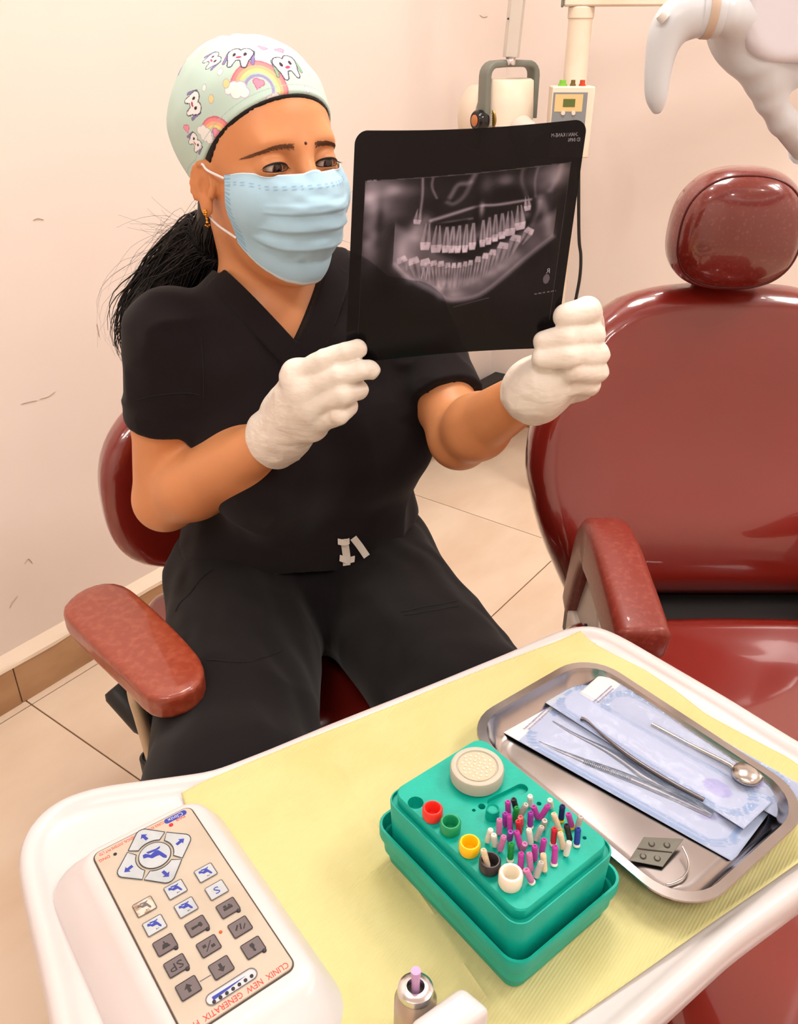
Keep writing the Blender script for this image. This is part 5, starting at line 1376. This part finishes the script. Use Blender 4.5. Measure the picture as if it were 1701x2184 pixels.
# marker, film clips and printed lines
I = np.maximum(I, np.where(np.hypot((X-.915)/.014, (Yv-.665)/.022) < 1, .16, 0)); 
I = np.maximum(I, np.where((np.abs(Yv - .735 + .12*(X-.86)) < .0022) & (X > .865) & (X < .965) & ((np.floor(X*160) % 3) > 0), .22, 0))
tint = np.array([.94, .88, 1.14])
Cf = np.clip(I, 0, 1)[:, None]*tint
m = bpy.data.materials.new('xray_film'); m.use_nodes = True; MATS['xray_film'] = m
nt = m.node_tree; N = nt.nodes; L = nt.links; N.remove(N['Principled BSDF'])
at = N.new('ShaderNodeAttribute'); at.attribute_name = 'Col'
tr_ = N.new('ShaderNodeBsdfTransparent'); L.new(at.outputs['Color'], tr_.inputs['Color'])
gl_ = N.new('ShaderNodeBsdfGlossy'); gl_.inputs['Roughness'].default_value = .10; gl_.inputs['Color'].default_value = (1, 1, 1, 1)
df_ = N.new('ShaderNodeBsdfDiffuse'); L.new(at.outputs['Color'], df_.inputs['Color'])
mx1 = N.new('ShaderNodeMixShader'); mx1.inputs[0].default_value = .35; L.new(tr_.outputs[0], mx1.inputs[1]); L.new(df_.outputs[0], mx1.inputs[2])
fr = N.new('ShaderNodeFresnel'); fr.inputs['IOR'].default_value = 1.28
mx = N.new('ShaderNodeMixShader'); L.new(fr.outputs[0], mx.inputs[0]); L.new(mx1.outputs[0], mx.inputs[1]); L.new(gl_.outputs[0], mx.inputs[2])
L.new(mx.outputs[0], N['Material Output'].inputs['Surface'])
fc = (cTL + cBR)/2
film = empty('xray_film', (fc[0], fc[1], fc[2]), 'dark translucent panoramic dental X-ray film held up in both hands', 'X-ray film')
fo = build('film_sheet', (Pf, Ff), m, film, angle=None); colour(fo, Cf)
fx = unit(cTR - cTL); fy = unit(cTL - cBL); fy = unit(fy - fx*(fx @ fy)); MIR = frame(-fx, fy, -np.cross(fx, fy))
M_ftext = mat('film_lettering', (150, 146, 156), 0.6)
def fpt(u, v): i = int(round(u*(NUf-1))); j = int(round(v*(NVf-1))); return Pf[i*NVf+j] + fn_*.0006
lettering('R', .0062, M_ftext, film, fpt(.918, .630), MIR)
lettering('TOCHAN I KANE-M', .0042, M_ftext, film, fpt(.925, .055), MIR, squeeze=.75)
lettering('ID 0496', .0042, M_ftext, film, fpt(.955, .078), MIR, squeeze=.75)
lettering('1991-Male', .0028, M_ftext, film, fpt(.085, .196), MIR, squeeze=.75)

# ================================================================== DENTAL CHAIR
def leather(name, col, r0, r1, scuff, coat=1.0):
    m = mat(name, col, 0.2, spec=0.6, coat=coat, coat_rough=0.05, var=scuff)
    m.node_tree.nodes['Principled BSDF'].inputs['Roughness'].default_value = (r0 + r1)/2
    return m
M_lea = leather('burgundy_leatherette', (120, 27, 19), 0.16, 0.34, ((134, 36, 26), 4, 2, 0.15, 0.95))
M_leaw = leather('worn_burgundy_leatherette', (116, 33, 26), 0.14, 0.34, ((150, 74, 62), 240, 9, 0.56, 0.80))
M_leaa = leather('armrest_leatherette', (126, 42, 30), 0.34, 0.46, ((150, 70, 54), 160, 9, 0.50, 0.80), 0.12)
M_piping = mat('burgundy_piping', (84, 22, 20), 0.35)
M_plast = mat('warm_white_moulding', (226, 214, 200), 0.4)
M_dark = mat('black_rubber', (30, 28, 28), 0.5)
CXc = .482
def poly_sd(Q, poly):
    best = np.full(len(Q), 9.); ins = np.zeros(len(Q), bool); x, y = Q.T
    for a, b in zip(poly, np.roll(poly, -1, 0)):
        d = b - a; t = np.clip(((Q - a) @ d)/(d @ d), 0, 1); best = np.minimum(best, np.linalg.norm(Q - a - t[:, None]*d, axis=1))
        ins ^= ((a[1] > y) != (b[1] > y)) & (x < (b[0]-a[0])*(y-a[1])/(b[1]-a[1]+1e-12) + a[0])
    return np.where(ins, -best, best)
chair = empty('dental_chair', (CXc, .75, 0), 'glossy burgundy leather dental chair with headrest at the right', 'dental chair')
half = [(.214, .40), (.258, .49), (.279, .56), (.285, .61), (.276, .674), (.245, .742), (.200, .806), (.156, .841), (.105, .857), (.05, .863)]
side = spline([(s_, z_) for s_, z_ in half], 24)
bpoly = np.array([(s_, z_) for s_, z_ in side] + [(-s_, z_) for s_, z_ in side[::-1]])
B0, B1 = np.array([1.096, .42]), np.array([1.222, .862]); bd = (B1-B0)/np.linalg.norm(B1-B0); bn = np.array([bd[1], -bd[0]])   # plane direction and its normal (towards the back)
def f_back(P):
    s_ = P[:, 0] - CXc; r = P[:, [1, 2]] - B0; h = r @ bd; w = r @ bn                    # w>0 behind the front face
    z_ = .42 + h*bd[1]
    d2 = poly_sd(np.column_stack([s_, z_]), bpoly)
    # slightly dished front with a fuller lumbar roll and soft side bolsters
    dish = .016*np.exp(-((z_-.50)/.07)**2) - .010*np.exp(-((z_-.66)/.10)**2)*np.exp(-(s_/.16)**2) + .010*smooth(np.abs(s_), .15, .26)
    w = w + dish - .050
    r_ = .042; q = np.column_stack([d2 + r_, np.abs(w) - .050 + r_])
    return np.linalg.norm(np.maximum(q, 0), axis=1) + np.minimum(q.max(1), 0) - r_
Vv_, Ff_ = sdf_mesh(f_back, (CXc-.32, 1.00, .34), (CXc+.32, 1.36, .93), .006)
build('backrest', (Vv_, Ff_), M_lea, chair, angle=None)
HC = D(1566, 488, 1.215)
def f_hrest(P):
    q = P - HC; q = q @ frame(np.array([.995, -.10, 0]), np.array([.10, .995, 0]), up)
    k = np.abs(q[:, 0]/(.0895*(1 - .7*q[:, 2])))**2.5 + np.abs(q[:, 2]/.0815)**2.5
    d2 = (k**(1/2.5) - 1)*.080
    w = q[:, 1] + .010*np.maximum(1 - k, 0)*1.0*0 - 0
    r_ = .024; w2 = np.abs(w) - .030 - .026*np.clip(1-k, 0, 1)**.8
    m = np.column_stack([d2 + r_, w2 + r_])
    d = np.linalg.norm(np.maximum(m, 0), axis=1) + np.minimum(m.max(1), 0) - r_
    # seam groove around the front panel
    return d
Vv_, Ff_ = sdf_mesh(f_hrest, HC - .125, HC + .125, .0035)
hr_ = build('headrest', (Vv_, Ff_), M_leaw, chair, angle=None); tag(hr_, 'scuffed rounded burgundy headrest')
RHr = frame(np.array([.995, -.10, 0]), np.array([.10, .995, 0]), up)
A_ = np.linspace(0, 2*np.pi, 72, endpoint=False)
pp = [HC + RHr @ np.array([.0885*np.sign(math.cos(a))*abs(math.cos(a))**.8*.885*(1 - .05*math.sin(a)), -.0310, .0805*np.sign(math.sin(a))*abs(math.sin(a))**.8*.885]) for a in A_]
pp = np.array(pp)
for _ in range(6): pp = pp - np.clip(f_hrest(pp) - .0004, -.006, .006)[:, None]*sdf_grad(f_hrest, pp)*.7
for _ in range(2): pp = (np.roll(pp, 1, 0) + 2*pp + np.roll(pp, -1, 0))/4
build('piping', Geo().tube(pp, .0016, 6, closed=True), M_piping, hr_)
build('headrest_post', Geo().box(HC + np.array([0, .045, -.10]), (.06, .02, .12)), M_dark, chair, bevel=.004)
def f_seat(P):
    c = np.array([CXc, .535, .345]); q = P - c
    prof = .045*np.clip((q[:, 1] - .18)/.28, 0, 1)**2*0
    return s_box(P, c + [0, 0, 0], (.262, .50, .085), .06) - .006*np.exp(-((P[:, 0]-CXc)/.15)**2) + .004*np.abs(np.sin((P[:, 0]-CXc)*9 + P[:, 1]*14))*np.exp(-((P[:, 1]-.95)/.06)**2)
Vv_, Ff_ = sdf_mesh(f_seat, (CXc-.30, .06, .22), (CXc+.30, 1.18, .46), .009)
build('seat', (Vv_, Ff_), M_lea, chair, angle=None)
build('gap_shade_box', Geo().box((CXc, 1.11, .33), (.40, .16, .12)), M_dark, chair, bevel=.01)  # black box added to put shade into the gap behind the seat
build('seat_pan', Geo().box((CXc, .66, .22), (.44, .80, .08)), M_plast, chair, bevel=.02, seg=3)
build('pedestal', Geo().box((CXc, .72, .11), (.26, .34, .18)), M_plast, chair, bevel=.02, seg=3)
build('base_plate', Geo().box((CXc, .70, .012), (.42, .66, .022)), M_plast, chair, bevel=.008)
for sgn in (-1, 1):
    xo = CXc + sgn*.205
    def pt(y, z, dx=0): return np.array([xo + dx*sgn, y, z])
    path_ = spline([(1.078, .395), (1.052, .47), (1.018, .550), (.982, .582), (.93, .588), (.86, .580), (.80, .571), (.768, .564)], 44)
    rings = []
    for i, (y, z) in enumerate(path_):
        t = path_[min(i+1, 43)] - path_[max(i-1, 0)]; t = t/np.linalg.norm(t); nrm = np.array([-t[1], t[0]]); nrm = nrm if (nrm @ np.array([.9-y, .3-z])) < 0 else -nrm
        th_ = np.interp(i, [0, 12, 20, 40, 43], [.050, .062, .078, .066, .050]); off_ = -(th_ - .048)/2; y, z = y + nrm[0]*off_, z + nrm[1]*off_; wd = np.interp(i, [0, 14, 22, 43], [.046, .056, .062, .064]); sc = 1 if i not in (0, 43) else .82
        rings.append([pt(y + nrm[0]*b, z + nrm[1]*b, a) for a, b in rrect(wd*sc, th_*sc, .015*sc, 5)])
    ar = build('armrest', Geo().loft(rings), M_leaa, chair, angle=60)
    pl_ = Geo(); tri = [(1.062, .395), (1.004, .530), (.985, .545), (.955, .540), (.885, .395)]
    pl_.add([pt(y, z, -.010) for y, z in tri] + [pt(y, z, .010) for y, z in tri], [(0,1,2,3,4), (9,8,7,6,5)] + [(i, (i+1) % 5, 5+(i+1) % 5, 5+i) for i in range(5)])
    build('side_plate', pl_, M_plast, chair, bevel=.003)
    build('screw', Geo().lathe([(.0002, .004), (.006, .004), (.009, .002), (.009, -.004)], 18, c=pt(.972, .432, .011), R=np.array([[0, 0, sgn], [0, 1, 0], [-sgn, 0, 0]])), M_dark, chair)
    pl_ = Geo().box(pt(.985, .365, .004), (.034, .15, .10)); build('armrest_bracket', pl_, M_plast, chair, bevel=.01, seg=3)

# ================================================================== THE WOMAN'S STOOL
stc = HIP + ft*.03
stool = empty('operator_stool', (stc[0], stc[1], 0), 'burgundy leather stool with armrest under the seated woman', 'stool')
M_lear = leather('brick_red_leatherette', (140, 54, 32), 0.26, 0.42, ((160, 78, 54), 110, 9, 0.45, 0.75), 0.5)
seat_top = HIP[2] - .100
RT_ = RT
def f_sseat(P): return s_box((P - np.array([stc[0], stc[1], seat_top - .045])) @ RT_, (0, 0, 0), (.215, .225, .045), .04)
Vv_, Ff_ = sdf_mesh(f_sseat, stc + [-.34, -.34, -.26], stc + [.34, .34, .0], .008)
build('seat', (Vv_, Ff_), M_lea, stool, angle=None)
def f_sback(P):
    q = tor(P); a = q[:, 0]; w = q[:, 1] + .262 - .9*a*a; z_ = P[:, 2] - .565
    k = (np.abs(a/.245)**2.6 + np.abs(z_/.165)**2.6)**(1/2.6); d2 = (k - 1)*.16
    r_ = .032; m = np.column_stack([d2 + r_, np.abs(w) - .040 + r_])
    return (np.linalg.norm(np.maximum(m, 0), axis=1) + np.minimum(m.max(1), 0) - r_)*.85
Vv_, Ff_ = sdf_mesh(f_sback, (-.50, .90, .36), (.22, 1.42, .77), .006)
build('backrest', (Vv_, Ff_), M_lea, stool, angle=None)
pad_px = [(132, 1290), (172, 1254), (228, 1237), (268, 1246), (320, 1290), (380, 1348), (425, 1398), (437, 1428), (428, 1458), (392, 1480), (340, 1494), (312, 1486), (270, 1440), (205, 1380), (150, 1324), (130, 1304)]
PO = np.array([G(x, y, .60)[:2] for x, y in pad_px]); PO = resample(PO, 90)
for _ in range(6): PO = (np.roll(PO, 1, 0) + 2*PO + np.roll(PO, -1, 0))/4
POc = PO.mean(0)
def f_apad(P):
    d2 = poly_sd(P[:, :2], PO); w = P[:, 2] - .5855; r_ = .007
    m = np.column_stack([d2 + r_ - .001, np.abs(w) - .0150 - .0012*smooth(-d2, .006, .03) + r_])
    d = np.linalg.norm(np.maximum(m, 0), axis=1) + np.minimum(m.max(1), 0) - r_
    return smax(d, -(np.hypot(d2 + .005, w - .0150) - .0013), .002)
PO = PO[::2]
Vv_, Ff_ = sdf_mesh(f_apad, np.r_[PO.min(0) - .02, .55], np.r_[PO.max(0) + .02, .62], .003)
build('armrest_pad', (Vv_, Ff_), M_lear, stool, angle=None)
pc_ = PO.mean(0); pA = np.array([*(G(292, 1482, .567)[:2]), .567]); pB = np.array([*(G(330, 1640, .34)[:2]), .34])
pA = G(286, 1478, .566); pB = G(327, 1628, .37)
M_bar = mat('worn_steel_bar', (196, 176, 146), 0.4, metal=0.5)
build('armrest_post', Geo().tube(spline([pA + (np.r_[pc_, .566] - pA)*.45, pA, pA + (pB-pA)*.3, pB], 24), .0075, 12), M_bar, stool)
build('post_socket', Geo().lathe([(.010, -.05), (.015, -.05), (.0155, .012), (.012, .014), (.010, .012)], 20, c=pB), M_dark, stool)
build('socket_arm', Geo().tube([pB - up*.04, np.r_[stc[:2], seat_top - .105]], .014, 12), M_dark, stool)
l0, l1 = G(240, 1468, .45), G(318, 1556, .40)
build('tilt_lever', Geo().tube([l0, l0 + (l1-l0)*.1, l0 + (l1-l0)*.85, l1], [.012, .016, .016, .012], 16), M_dark, stool)
build('lever_rod', Geo().tube([l1, np.r_[stc[:2], seat_top - .11]], .008, 10), M_dark, stool)
build('seat_plate', Geo().box((stc[0], stc[1], seat_top - .105), (.24, .24, .03)), M_dark, stool, bevel=.006)
build('backrest_bar', Geo().tube(spline([np.r_[stc[:2], seat_top-.11], tw(0, -.24, 0)*[1, 1, 0] + up*(seat_top-.10), tw(0, -.305, 0)*[1, 1, 0] + up*.42, tw(0, -.300, 0)*[1, 1, 0] + up*.56], 24), .013, 12), M_dark, stool)
build('gas_lift', Geo().lathe([(.026, .07), (.026, .16), (.016, .16), (.016, seat_top-.115)], 20, c=(stc[0], stc[1], 0)), M_chrome, stool)
for k in range(5):
    a = math.radians(72*k + 24); e = np.array([stc[0] + .25*math.cos(a), stc[1] + .25*math.sin(a), .065])
    build('base_leg', Geo().tube([np.array([stc[0], stc[1], .085]), e], [.022, .015], 10), M_dark, stool)
    build('caster', Geo().lathe([(.008, -.012), (.024, -.012), (.026, 0), (.024, .012), (.008, .012)], 20, c=e - up*.0385, R=np.array([[1, 0, 0], [0, 0, -1], [0, 1, 0]])), M_dark, stool)
    build('caster_stem', Geo().tube([e, e - up*.03], .007, 8), M_chrome, stool)

# ================================================================== X-RAY UNIT in the corner
M_xr = mat('ivory_enamel', (240, 224, 204), 0.35, var=((230, 206, 180), 7, 4, 0.5, 0.8))
M_yoke = mat('grey_green_cast_metal', (120, 122, 112), 0.45)
M_beam = mat('pale_grey_enamel', (206, 196, 184), 0.4)
YX = 2.22
xb = D(1232, 100, YX); xr = empty('xray_unit', (xb[0], xb[1], 0), 'wall-side dental X-ray unit on a white column in the corner', 'X-ray unit')
colp = np.array([xb[0], xb[1]])
ztop = D(1240, 14, YX)[2]
build('column', Geo().lathe([(.027, .0005), (.027, ztop-.012)], 32, c=(colp[0], colp[1], 0)), M_xr, xr)
build('column_collar', Geo().lathe([(.0275, ztop-.024), (.0295, ztop-.022), (.0295, ztop-.002), (.0275, ztop)], 32, c=(colp[0], colp[1], 0)), M_xr, xr)
ah = unit(np.array([.97, -.16, 0])); an = np.array([-ah[1], ah[0], 0])
cA = np.array([colp[0], colp[1], ztop + .035])
def obox(c, ax_, L0, L1, w, h):
    P = []
    for z in (-h/2, h/2):
        for l, s in ((L0, -1), (L1, -1), (L1, 1), (L0, 1)): P.append(c + ax_*l + np.array([-ax_[1], ax_[0], 0])*s*w/2 + up*z)
    return Geo().add(P, [(0,3,2,1),(4,5,6,7),(0,1,5,4),(1,2,6,5),(2,3,7,6),(3,0,4,7)])
build('horizontal_arm', obox(cA, ah, -.040, .62, .055, .070), M_xr, xr, bevel=.004)
build('arm_end_cap', obox(cA, ah, -.046, -.040, .057, .072), M_yoke, xr, bevel=.002)
yk = D(1090, 132, YX - .02)                       # where the yoke hangs
bt_ = D(1104, -20, YX - .02)
b1 = D(1089, 122, YX - .02); dirb = unit(bt_ - b1)
hexa = [(.0195*math.cos(a), .0135*math.sin(a)) for a in np.radians([0, 50, 130, 180, 230, 310])]
r1_ = unit(np.cross(dirb, [0, 1, 0])); r2_ = np.cross(r1_, dirb)
build('hanging_arm', Geo().loft([[b1 + dirb*l + r1_*x + r2_*y for x, y in hexa] for l in (0, .42)]), M_beam, xr, smooth=False, bevel=.001)
tip = b1 + dirb*.42
build('upper_arm', Geo().tube([tip, tip + up*.02, cA + ah*.55 + up*.30, cA + ah*.58], .02, 12), M_beam, xr)
build('arm_hole', Geo().lathe([(.0022, -.001), (.0022, .001)], 10, c=b1 + dirb*.075 + r1_*.0165*1.0 - np.array([0, .0125, 0]), R=np.array([[1, 0, 0], [0, 0, 1], [0, -1, 0]])), M_dark, xr)
build('swivel', Geo().lathe([(.011, -.012), (.012, -.006), (.010, 0), (.012, .004)], 20, c=b1 - up*.004), M_chrome, xr)
# U-shaped yoke: flat bar bent over the tube head, drawn in a vertical plane turned a little to the left
ys = unit(np.array([.86, .51, 0])); yw = np.array([-ys[1], ys[0], 0])
y0 = D(1034, 150, YX - .05); topz = D(1085, 134, YX)[2]; W_ = .140
ctr = np.array([*(D(1088, 134, YX)[:2]), topz])
prof = [(-.5*W_, -.118), (-.5*W_, -.026)] + [(-.5*W_ + .024*(1-math.cos(a)), -.026 + .024*math.sin(a)) for a in np.radians([20, 40, 60, 80])] + [(-.02, -.001), (.02, -.001)] + [(.5*W_ - .024*(1-math.cos(a)), -.026 + .024*math.sin(a)) for a in np.radians([80, 60, 40, 20])] + [(.5*W_, -.026), (.5*W_, -.118)]
prof = np.array(prof); rings = []
for i, (x, z) in enumerate(prof):
    t = prof[min(i+1, len(prof)-1)] - prof[max(i-1, 0)]; t = t/np.linalg.norm(t); n_ = np.array([-t[1], t[0]])
    c = ctr + ys*x + up*z; rings.append([c + (ys*n_[0] + up*n_[1])*b + yw*a for a, b in rrect(.034, .015, .004, 2)])
build('yoke', Geo().loft(rings), M_yoke, xr, angle=60)
pv = ctr - ys*.5*W_ - up*.118
Rk = frame(yw, up, -ys)
build('angle_dial', Geo().lathe([(.0005, .0), (.029, .0), (.030, -.002), (.029, -.005)], 40, c=pv + ys*.012, R=Rk), mat('brass_dial', (150, 118, 50), 0.35, metal=0.6), xr)
g = Geo()
for k in range(28):
    a = 2*math.pi*k/28; p = pv + ys*.0112 - ys*.0008 + Rk @ np.array([.027*math.cos(a), .027*math.sin(a), 0.0006]); q_ = pv + ys*.0104 + Rk @ np.array([.021*math.cos(a), .021*math.sin(a), .0006]); g.tube([p, q_], .0004, 4)
build('dial_ticks', g, M_black, xr)
build('clamp_knob', Geo().lathe([(.0005, .030), (.012, .030), (.012, .028), (.019, .028), (.022, .024), (.023, .008), (.020, .0), (.0005, 0)], 36, c=pv + ys*.004, R=Rk), mat('glossy_black_knob', (26, 24, 26), 0.15), xr)
build('knob_cap', Geo().lathe([(.0005, .0312), (.011, .0312), (.0125, .0300), (.0125, .0285)], 28, c=pv + ys*.004, R=Rk), mat('copper_cap', (196, 120, 70), 0.4), xr)
hc = ctr - up*.118; rings = []
for z, a, b in ((.082, .020, .020), (.086, .052, .046), (.082, .058, .054), (.03, .0605, .058), (-.02, .062, .060), (-.07, .0625, .060), (-.11, .060, .058), (-.118, .05, .05)):
    rings.append([hc + ys*a*math.cos(t) + yw*b*math.sin(t) + up*z for t in np.linspace(0, 2*np.pi, 40, endpoint=False)])
build('tube_head', Geo().loft(rings), M_xr, xr, angle=60)
build('head_seam', Geo().tube([hc + ys*.0622*math.cos(t) + yw*.0602*math.sin(t) - up*.012 for t in np.linspace(0, 2*np.pi, 48, endpoint=False)], .0009, 5, closed=True), M_beam, xr)
build('head_back_cover', Geo().loft([[hc + yw*.075 - ys*.028 + ys*a*math.cos(t) + up*(b*math.sin(t)) + yw*o_ for t in np.linspace(0, 2*np.pi, 32, endpoint=False)] for a, b, o_ in ((.050, .070, -.05), (.050, .072, .02), (.036, .055, .035))]), M_xr, xr, angle=60)
build('aiming_cone', Geo().tube([hc - yw*.05 - up*.02, hc - yw*.13 - up*.05], [.034, .03], 28), M_beam, xr)
# control box
cb_ = D(1215, 235, YX - .06); bz1 = D(1215, 183, YX - .06)[2]; bw = .096; bh = .150
cbc = np.array([cb_[0], cb_[1], bz1 - bh/2])
build('control_box', Geo().box(cbc, (bw, .055, bh)), M_xr, xr, bevel=.003)
fy_ = cbc[1] - .0275
def cbx(px, py): p = D(px, py, fy_ - .001); return p
def plate_(name, x0, y0, x1, y1, m, d, parent=xr):
    a, b = cbx(x0, y0), cbx(x1, y1); return build(name, Geo().box((a+b)/2*[1, 0, 1] + np.array([0, fy_ - d, 0]), (abs(b[0]-a[0]), .0012, abs(a[2]-b[2]))), m, parent, smooth=False)
plate_('sticker_border', 1180, 197, 1244, 292, mat('slate_sticker', (136, 140, 142), 0.4), .0006)
plate_('sticker_field', 1184, 201, 1240, 238, mat('tan_sticker', (232, 196, 140), 0.4), .0010)
plate_('lcd_screen', 1201, 211, 1225, 228, mat('green_lcd', (96, 112, 58), 0.2), .0016)
for x in (1200, 1222): build('panel_button', Geo().lathe([(.0005, .002), (.0045, .002), (.005, 0)], 14, c=cbx(x, 241) - np.array([0, .001, 0]), R=np.array([[1, 0, 0], [0, 0, -1], [0, 1, 0]])), M_plast, xr)
for px, col, r in ((1199, (120, 190, 60), .009), (1221, (110, 86, 40), .006), (1241, (196, 66, 40), .007)):
    c = D(px, 182, YX - .06); build('top_lamp', Geo().lathe([(r*1.15, 0), (r*1.15, .003), (r*.9, .004), (r*.8, .012), (.0005, .0125)], 20, c=np.array([c[0], c[1], bz1])), mat('lamp_%d' % px, col, 0.15, spec=0.6), xr)
cab = spline([cbc + np.array([.030, 0, -bh/2]), D(1234, 500, YX - .04), D(1238, 545, YX - .04), D(1236, 590, YX - .04), D(1227, 640, YX - .03), D(1215, 700, YX), np.array([colp[0] + .02, colp[1], .35])], 60)
build('cable', Geo().tube(cab, .0042, 10), M_dark, xr)
# bracket that ties the column to the wall
WV = np.array([0.8064, -0.5913]); WU = np.array([0.5913, 0.8064])
du = uv_of([*colp, 0])[0]
build('wall_bracket', obox(np.array([*colp, .30]), np.array([*WU, 0]), 0.0, du - .001, .05, .09), M_xr, xr, bevel=.004)
build('wall_bracket', obox(np.array([*colp, .16]), np.array([*WU, 0]), 0.0, du - .001, .04, .05), M_xr, xr, bevel=.004)
def on_wall(px, py, v):
    r = ray(px, py); return CAMP + r*((v - (CAMP[:2] - CORNER) @ WV)/(r[:2] @ WV))
# black trunking fixed to the wall just above the skirting
e0, e1 = on_wall(857, 965, .06), on_wall(1088, 850, .06); t1 = on_wall(1060, 819, .06)
zb, zt_ = .072, .165
m_ = np.array([*(e0[:2] - WV*.016), (zb + zt_)/2]); L_ = np.linalg.norm((e1 - e0)[:2])
tk = build('wall_trunking', obox(m_, np.array([*WU, 0]), -.25, L_, .052, zt_ - zb), M_dark, bevel=.004)
tag(tk, 'long black casing on the wall just above the skirting behind the woman', 'casing')

# old scratches in the plaster of the left wall
M_scr = mat('plaster_scratch', (192, 172, 158), 0.9)
for pts in (((44, 862), (62, 857), (80, 854)), ((84, 851), (102, 846), (118, 835)), ((20, 1298), (26, 1285), (38, 1270)), ((52, 1204), (60, 1192), (70, 1203)), ((1022, 32), (1030, 37), (1040, 35)), ((206, 690), (212, 720)), ((70, 470), (80, 466), (94, 469))):
    P_ = spline([on_wall(x, y, .0003) for x, y in pts], 8)
    build('scratch', Geo().tube(P_, np.r_[.0002, np.full(6, .0011), .0002], 5), M_scr, wl)
# small dark hook on the wall behind the headrest
def on_u(px, py, u):
    r = ray(px, py); return CAMP + r*((u + (CAMP[:2] - CORNER) @ WU)/(-(r[:2] @ WU)))
hp = on_u(1694, 446, .012)
hk = build('wall_hook', Geo().tube(spline([hp + np.array([-.012, -.004, .004]), hp, hp + np.array([.010, 0, -.004]), hp + np.array([.022, 0, -.001]), hp + np.array([.024, 0, .014])], 16), .004, 8), M_dark)
tag(hk, 'small black hook on the wall right of the headrest', 'hook')

# ================================================================== OPERATING LAMP at the top right
M_lampw = mat('cool_white_plastic', (214, 218, 224), 0.3, spec=0.5)
M_lens = mat('milky_lens', (224, 222, 232), 0.25, spec=0.5)
YLp = .86
lamp = empty('operating_lamp', D(1640, 40, YLp), 'white dental operating lamp with a curved handle at the top right', 'operating lamp')
hpts = [D(x, y, Y) for x, y, Y in ((1500, 30, .86), (1462, 34, .86), (1432, 52, .858), (1414, 90, .855), (1404, 140, .852), (1399, 190, .850), (1401, 232, .850))]
hpts = spline(hpts, 14); hr2 = np.interp(np.linspace(0, 1, 14), [0, .2, .4, .6, .85, 1], [.0150, .0148, .0118, .0090, .0068, .0040])
def f_handle(P): return s_chain(P, hpts, hr2, .01)
Vv_, Ff_ = sdf_mesh(f_handle, hpts.min(0) - .03, hpts.max(0) + .03, .0024)
build('handle', (Vv_, Ff_), M_lampw, lamp, angle=None)
kb = D(1412, 33, .842); build('handle_knob', Geo().lathe([(.0005, .004), (.0045, .003), (.0055, 0), (.0045, -.004)], 18, c=kb, R=frame(np.array([.6, 0, .8]), np.array([0, 1., 0]), np.array([-.8, 0, .6]))), M_white, lamp)
j0, j1 = D(1488, 28, YLp), D(1536, 30, YLp)
ja = unit(j1 - j0); jx = unit(np.cross(ja, [0, 1., 0])); Rj = frame(jx, np.cross(ja, jx), ja); Lj = np.linalg.norm(j1 - j0)
build('joint_collar', Geo().lathe([(.0185, 0), (.0192, .002), (.0192, Lj*.8), (.0180, Lj)], 32, c=j0, R=Rj), M_lampw, lamp)
build('collar_band', Geo().lathe([(.0195, Lj*.25), (.0200, Lj*.28), (.0200, Lj*.62), (.0195, Lj*.65)], 32, c=j0, R=Rj, close=False), mat('tan_collar_band', (206, 184, 164), 0.4), lamp)
Rl = frame(unit(np.array([.96, .28, 0])), unit(np.array([-.28, .96, 0])), up)
Lc = D(1556, 136, .868) + Rl @ np.array([.098, 0, .085])
def shield(q, hx, hz, r, y0, hy, ry_):                        # upright plate with round corners
    a = np.column_stack([np.abs(q[:, 0]) - hx + r, np.abs(q[:, 2]) - hz + r]); d2 = np.linalg.norm(np.maximum(a, 0), axis=1) + np.minimum(a.max(1), 0) - r
    m = np.column_stack([d2 + ry_, np.abs(q[:, 1] - y0) - hy + ry_]); return np.linalg.norm(np.maximum(m, 0), axis=1) + np.minimum(m.max(1), 0) - ry_
def f_lamph(P):
    q = (P - Lc) @ Rl
    d = shield(q, .110, .098, .056, .024, .020, .016)
    d = smin(d, s_chain(P, [j1, D(1556, 34, .872), D(1590, 40, .885)], [.0165, .018, .022]), .016)
    arm = s_chain(P, [D(1618, 130, .895), D(1626, 170, .90), D(1640, 212, .905), D(1668, 258, .915), D(1720, 310, .94)], [.020, .0145, .0125, .0125, .016], .006)
    arm = smin(arm, s_chain(P, [D(1636, 165, .90), D(1690, 158, .91), D(1760, 130, .93)], [.013, .012, .014]), .016)
    return smin(d, arm, .014)
Vv_, Ff_ = sdf_mesh(f_lamph, D(1500, 330, .80) - .03, D(1500, 330, .80) + np.array([.36, .26, .40]), .0035)
build('lamp_head', (Vv_, Ff_), M_lampw, lamp, angle=None)
def f_lens(P): return shield((P - Lc) @ Rl, .098, .085, .046, .000, .010, .008)
Vv_, Ff_ = sdf_mesh(f_lens, Lc - .15, Lc + .15, .004)
build('lens_cover', (Vv_, Ff_), M_lens, lamp, angle=None)
build('support_arm', Geo().tube(spline([D(1715, 306, .938), np.array([.56, 1.0, 1.05]), np.array([.75, 1.05, 1.25]), np.array([.82, 1.1, 1.7]), np.array([.82, 1.1, 2.2])], 30), .02, 14), M_lampw, lamp)
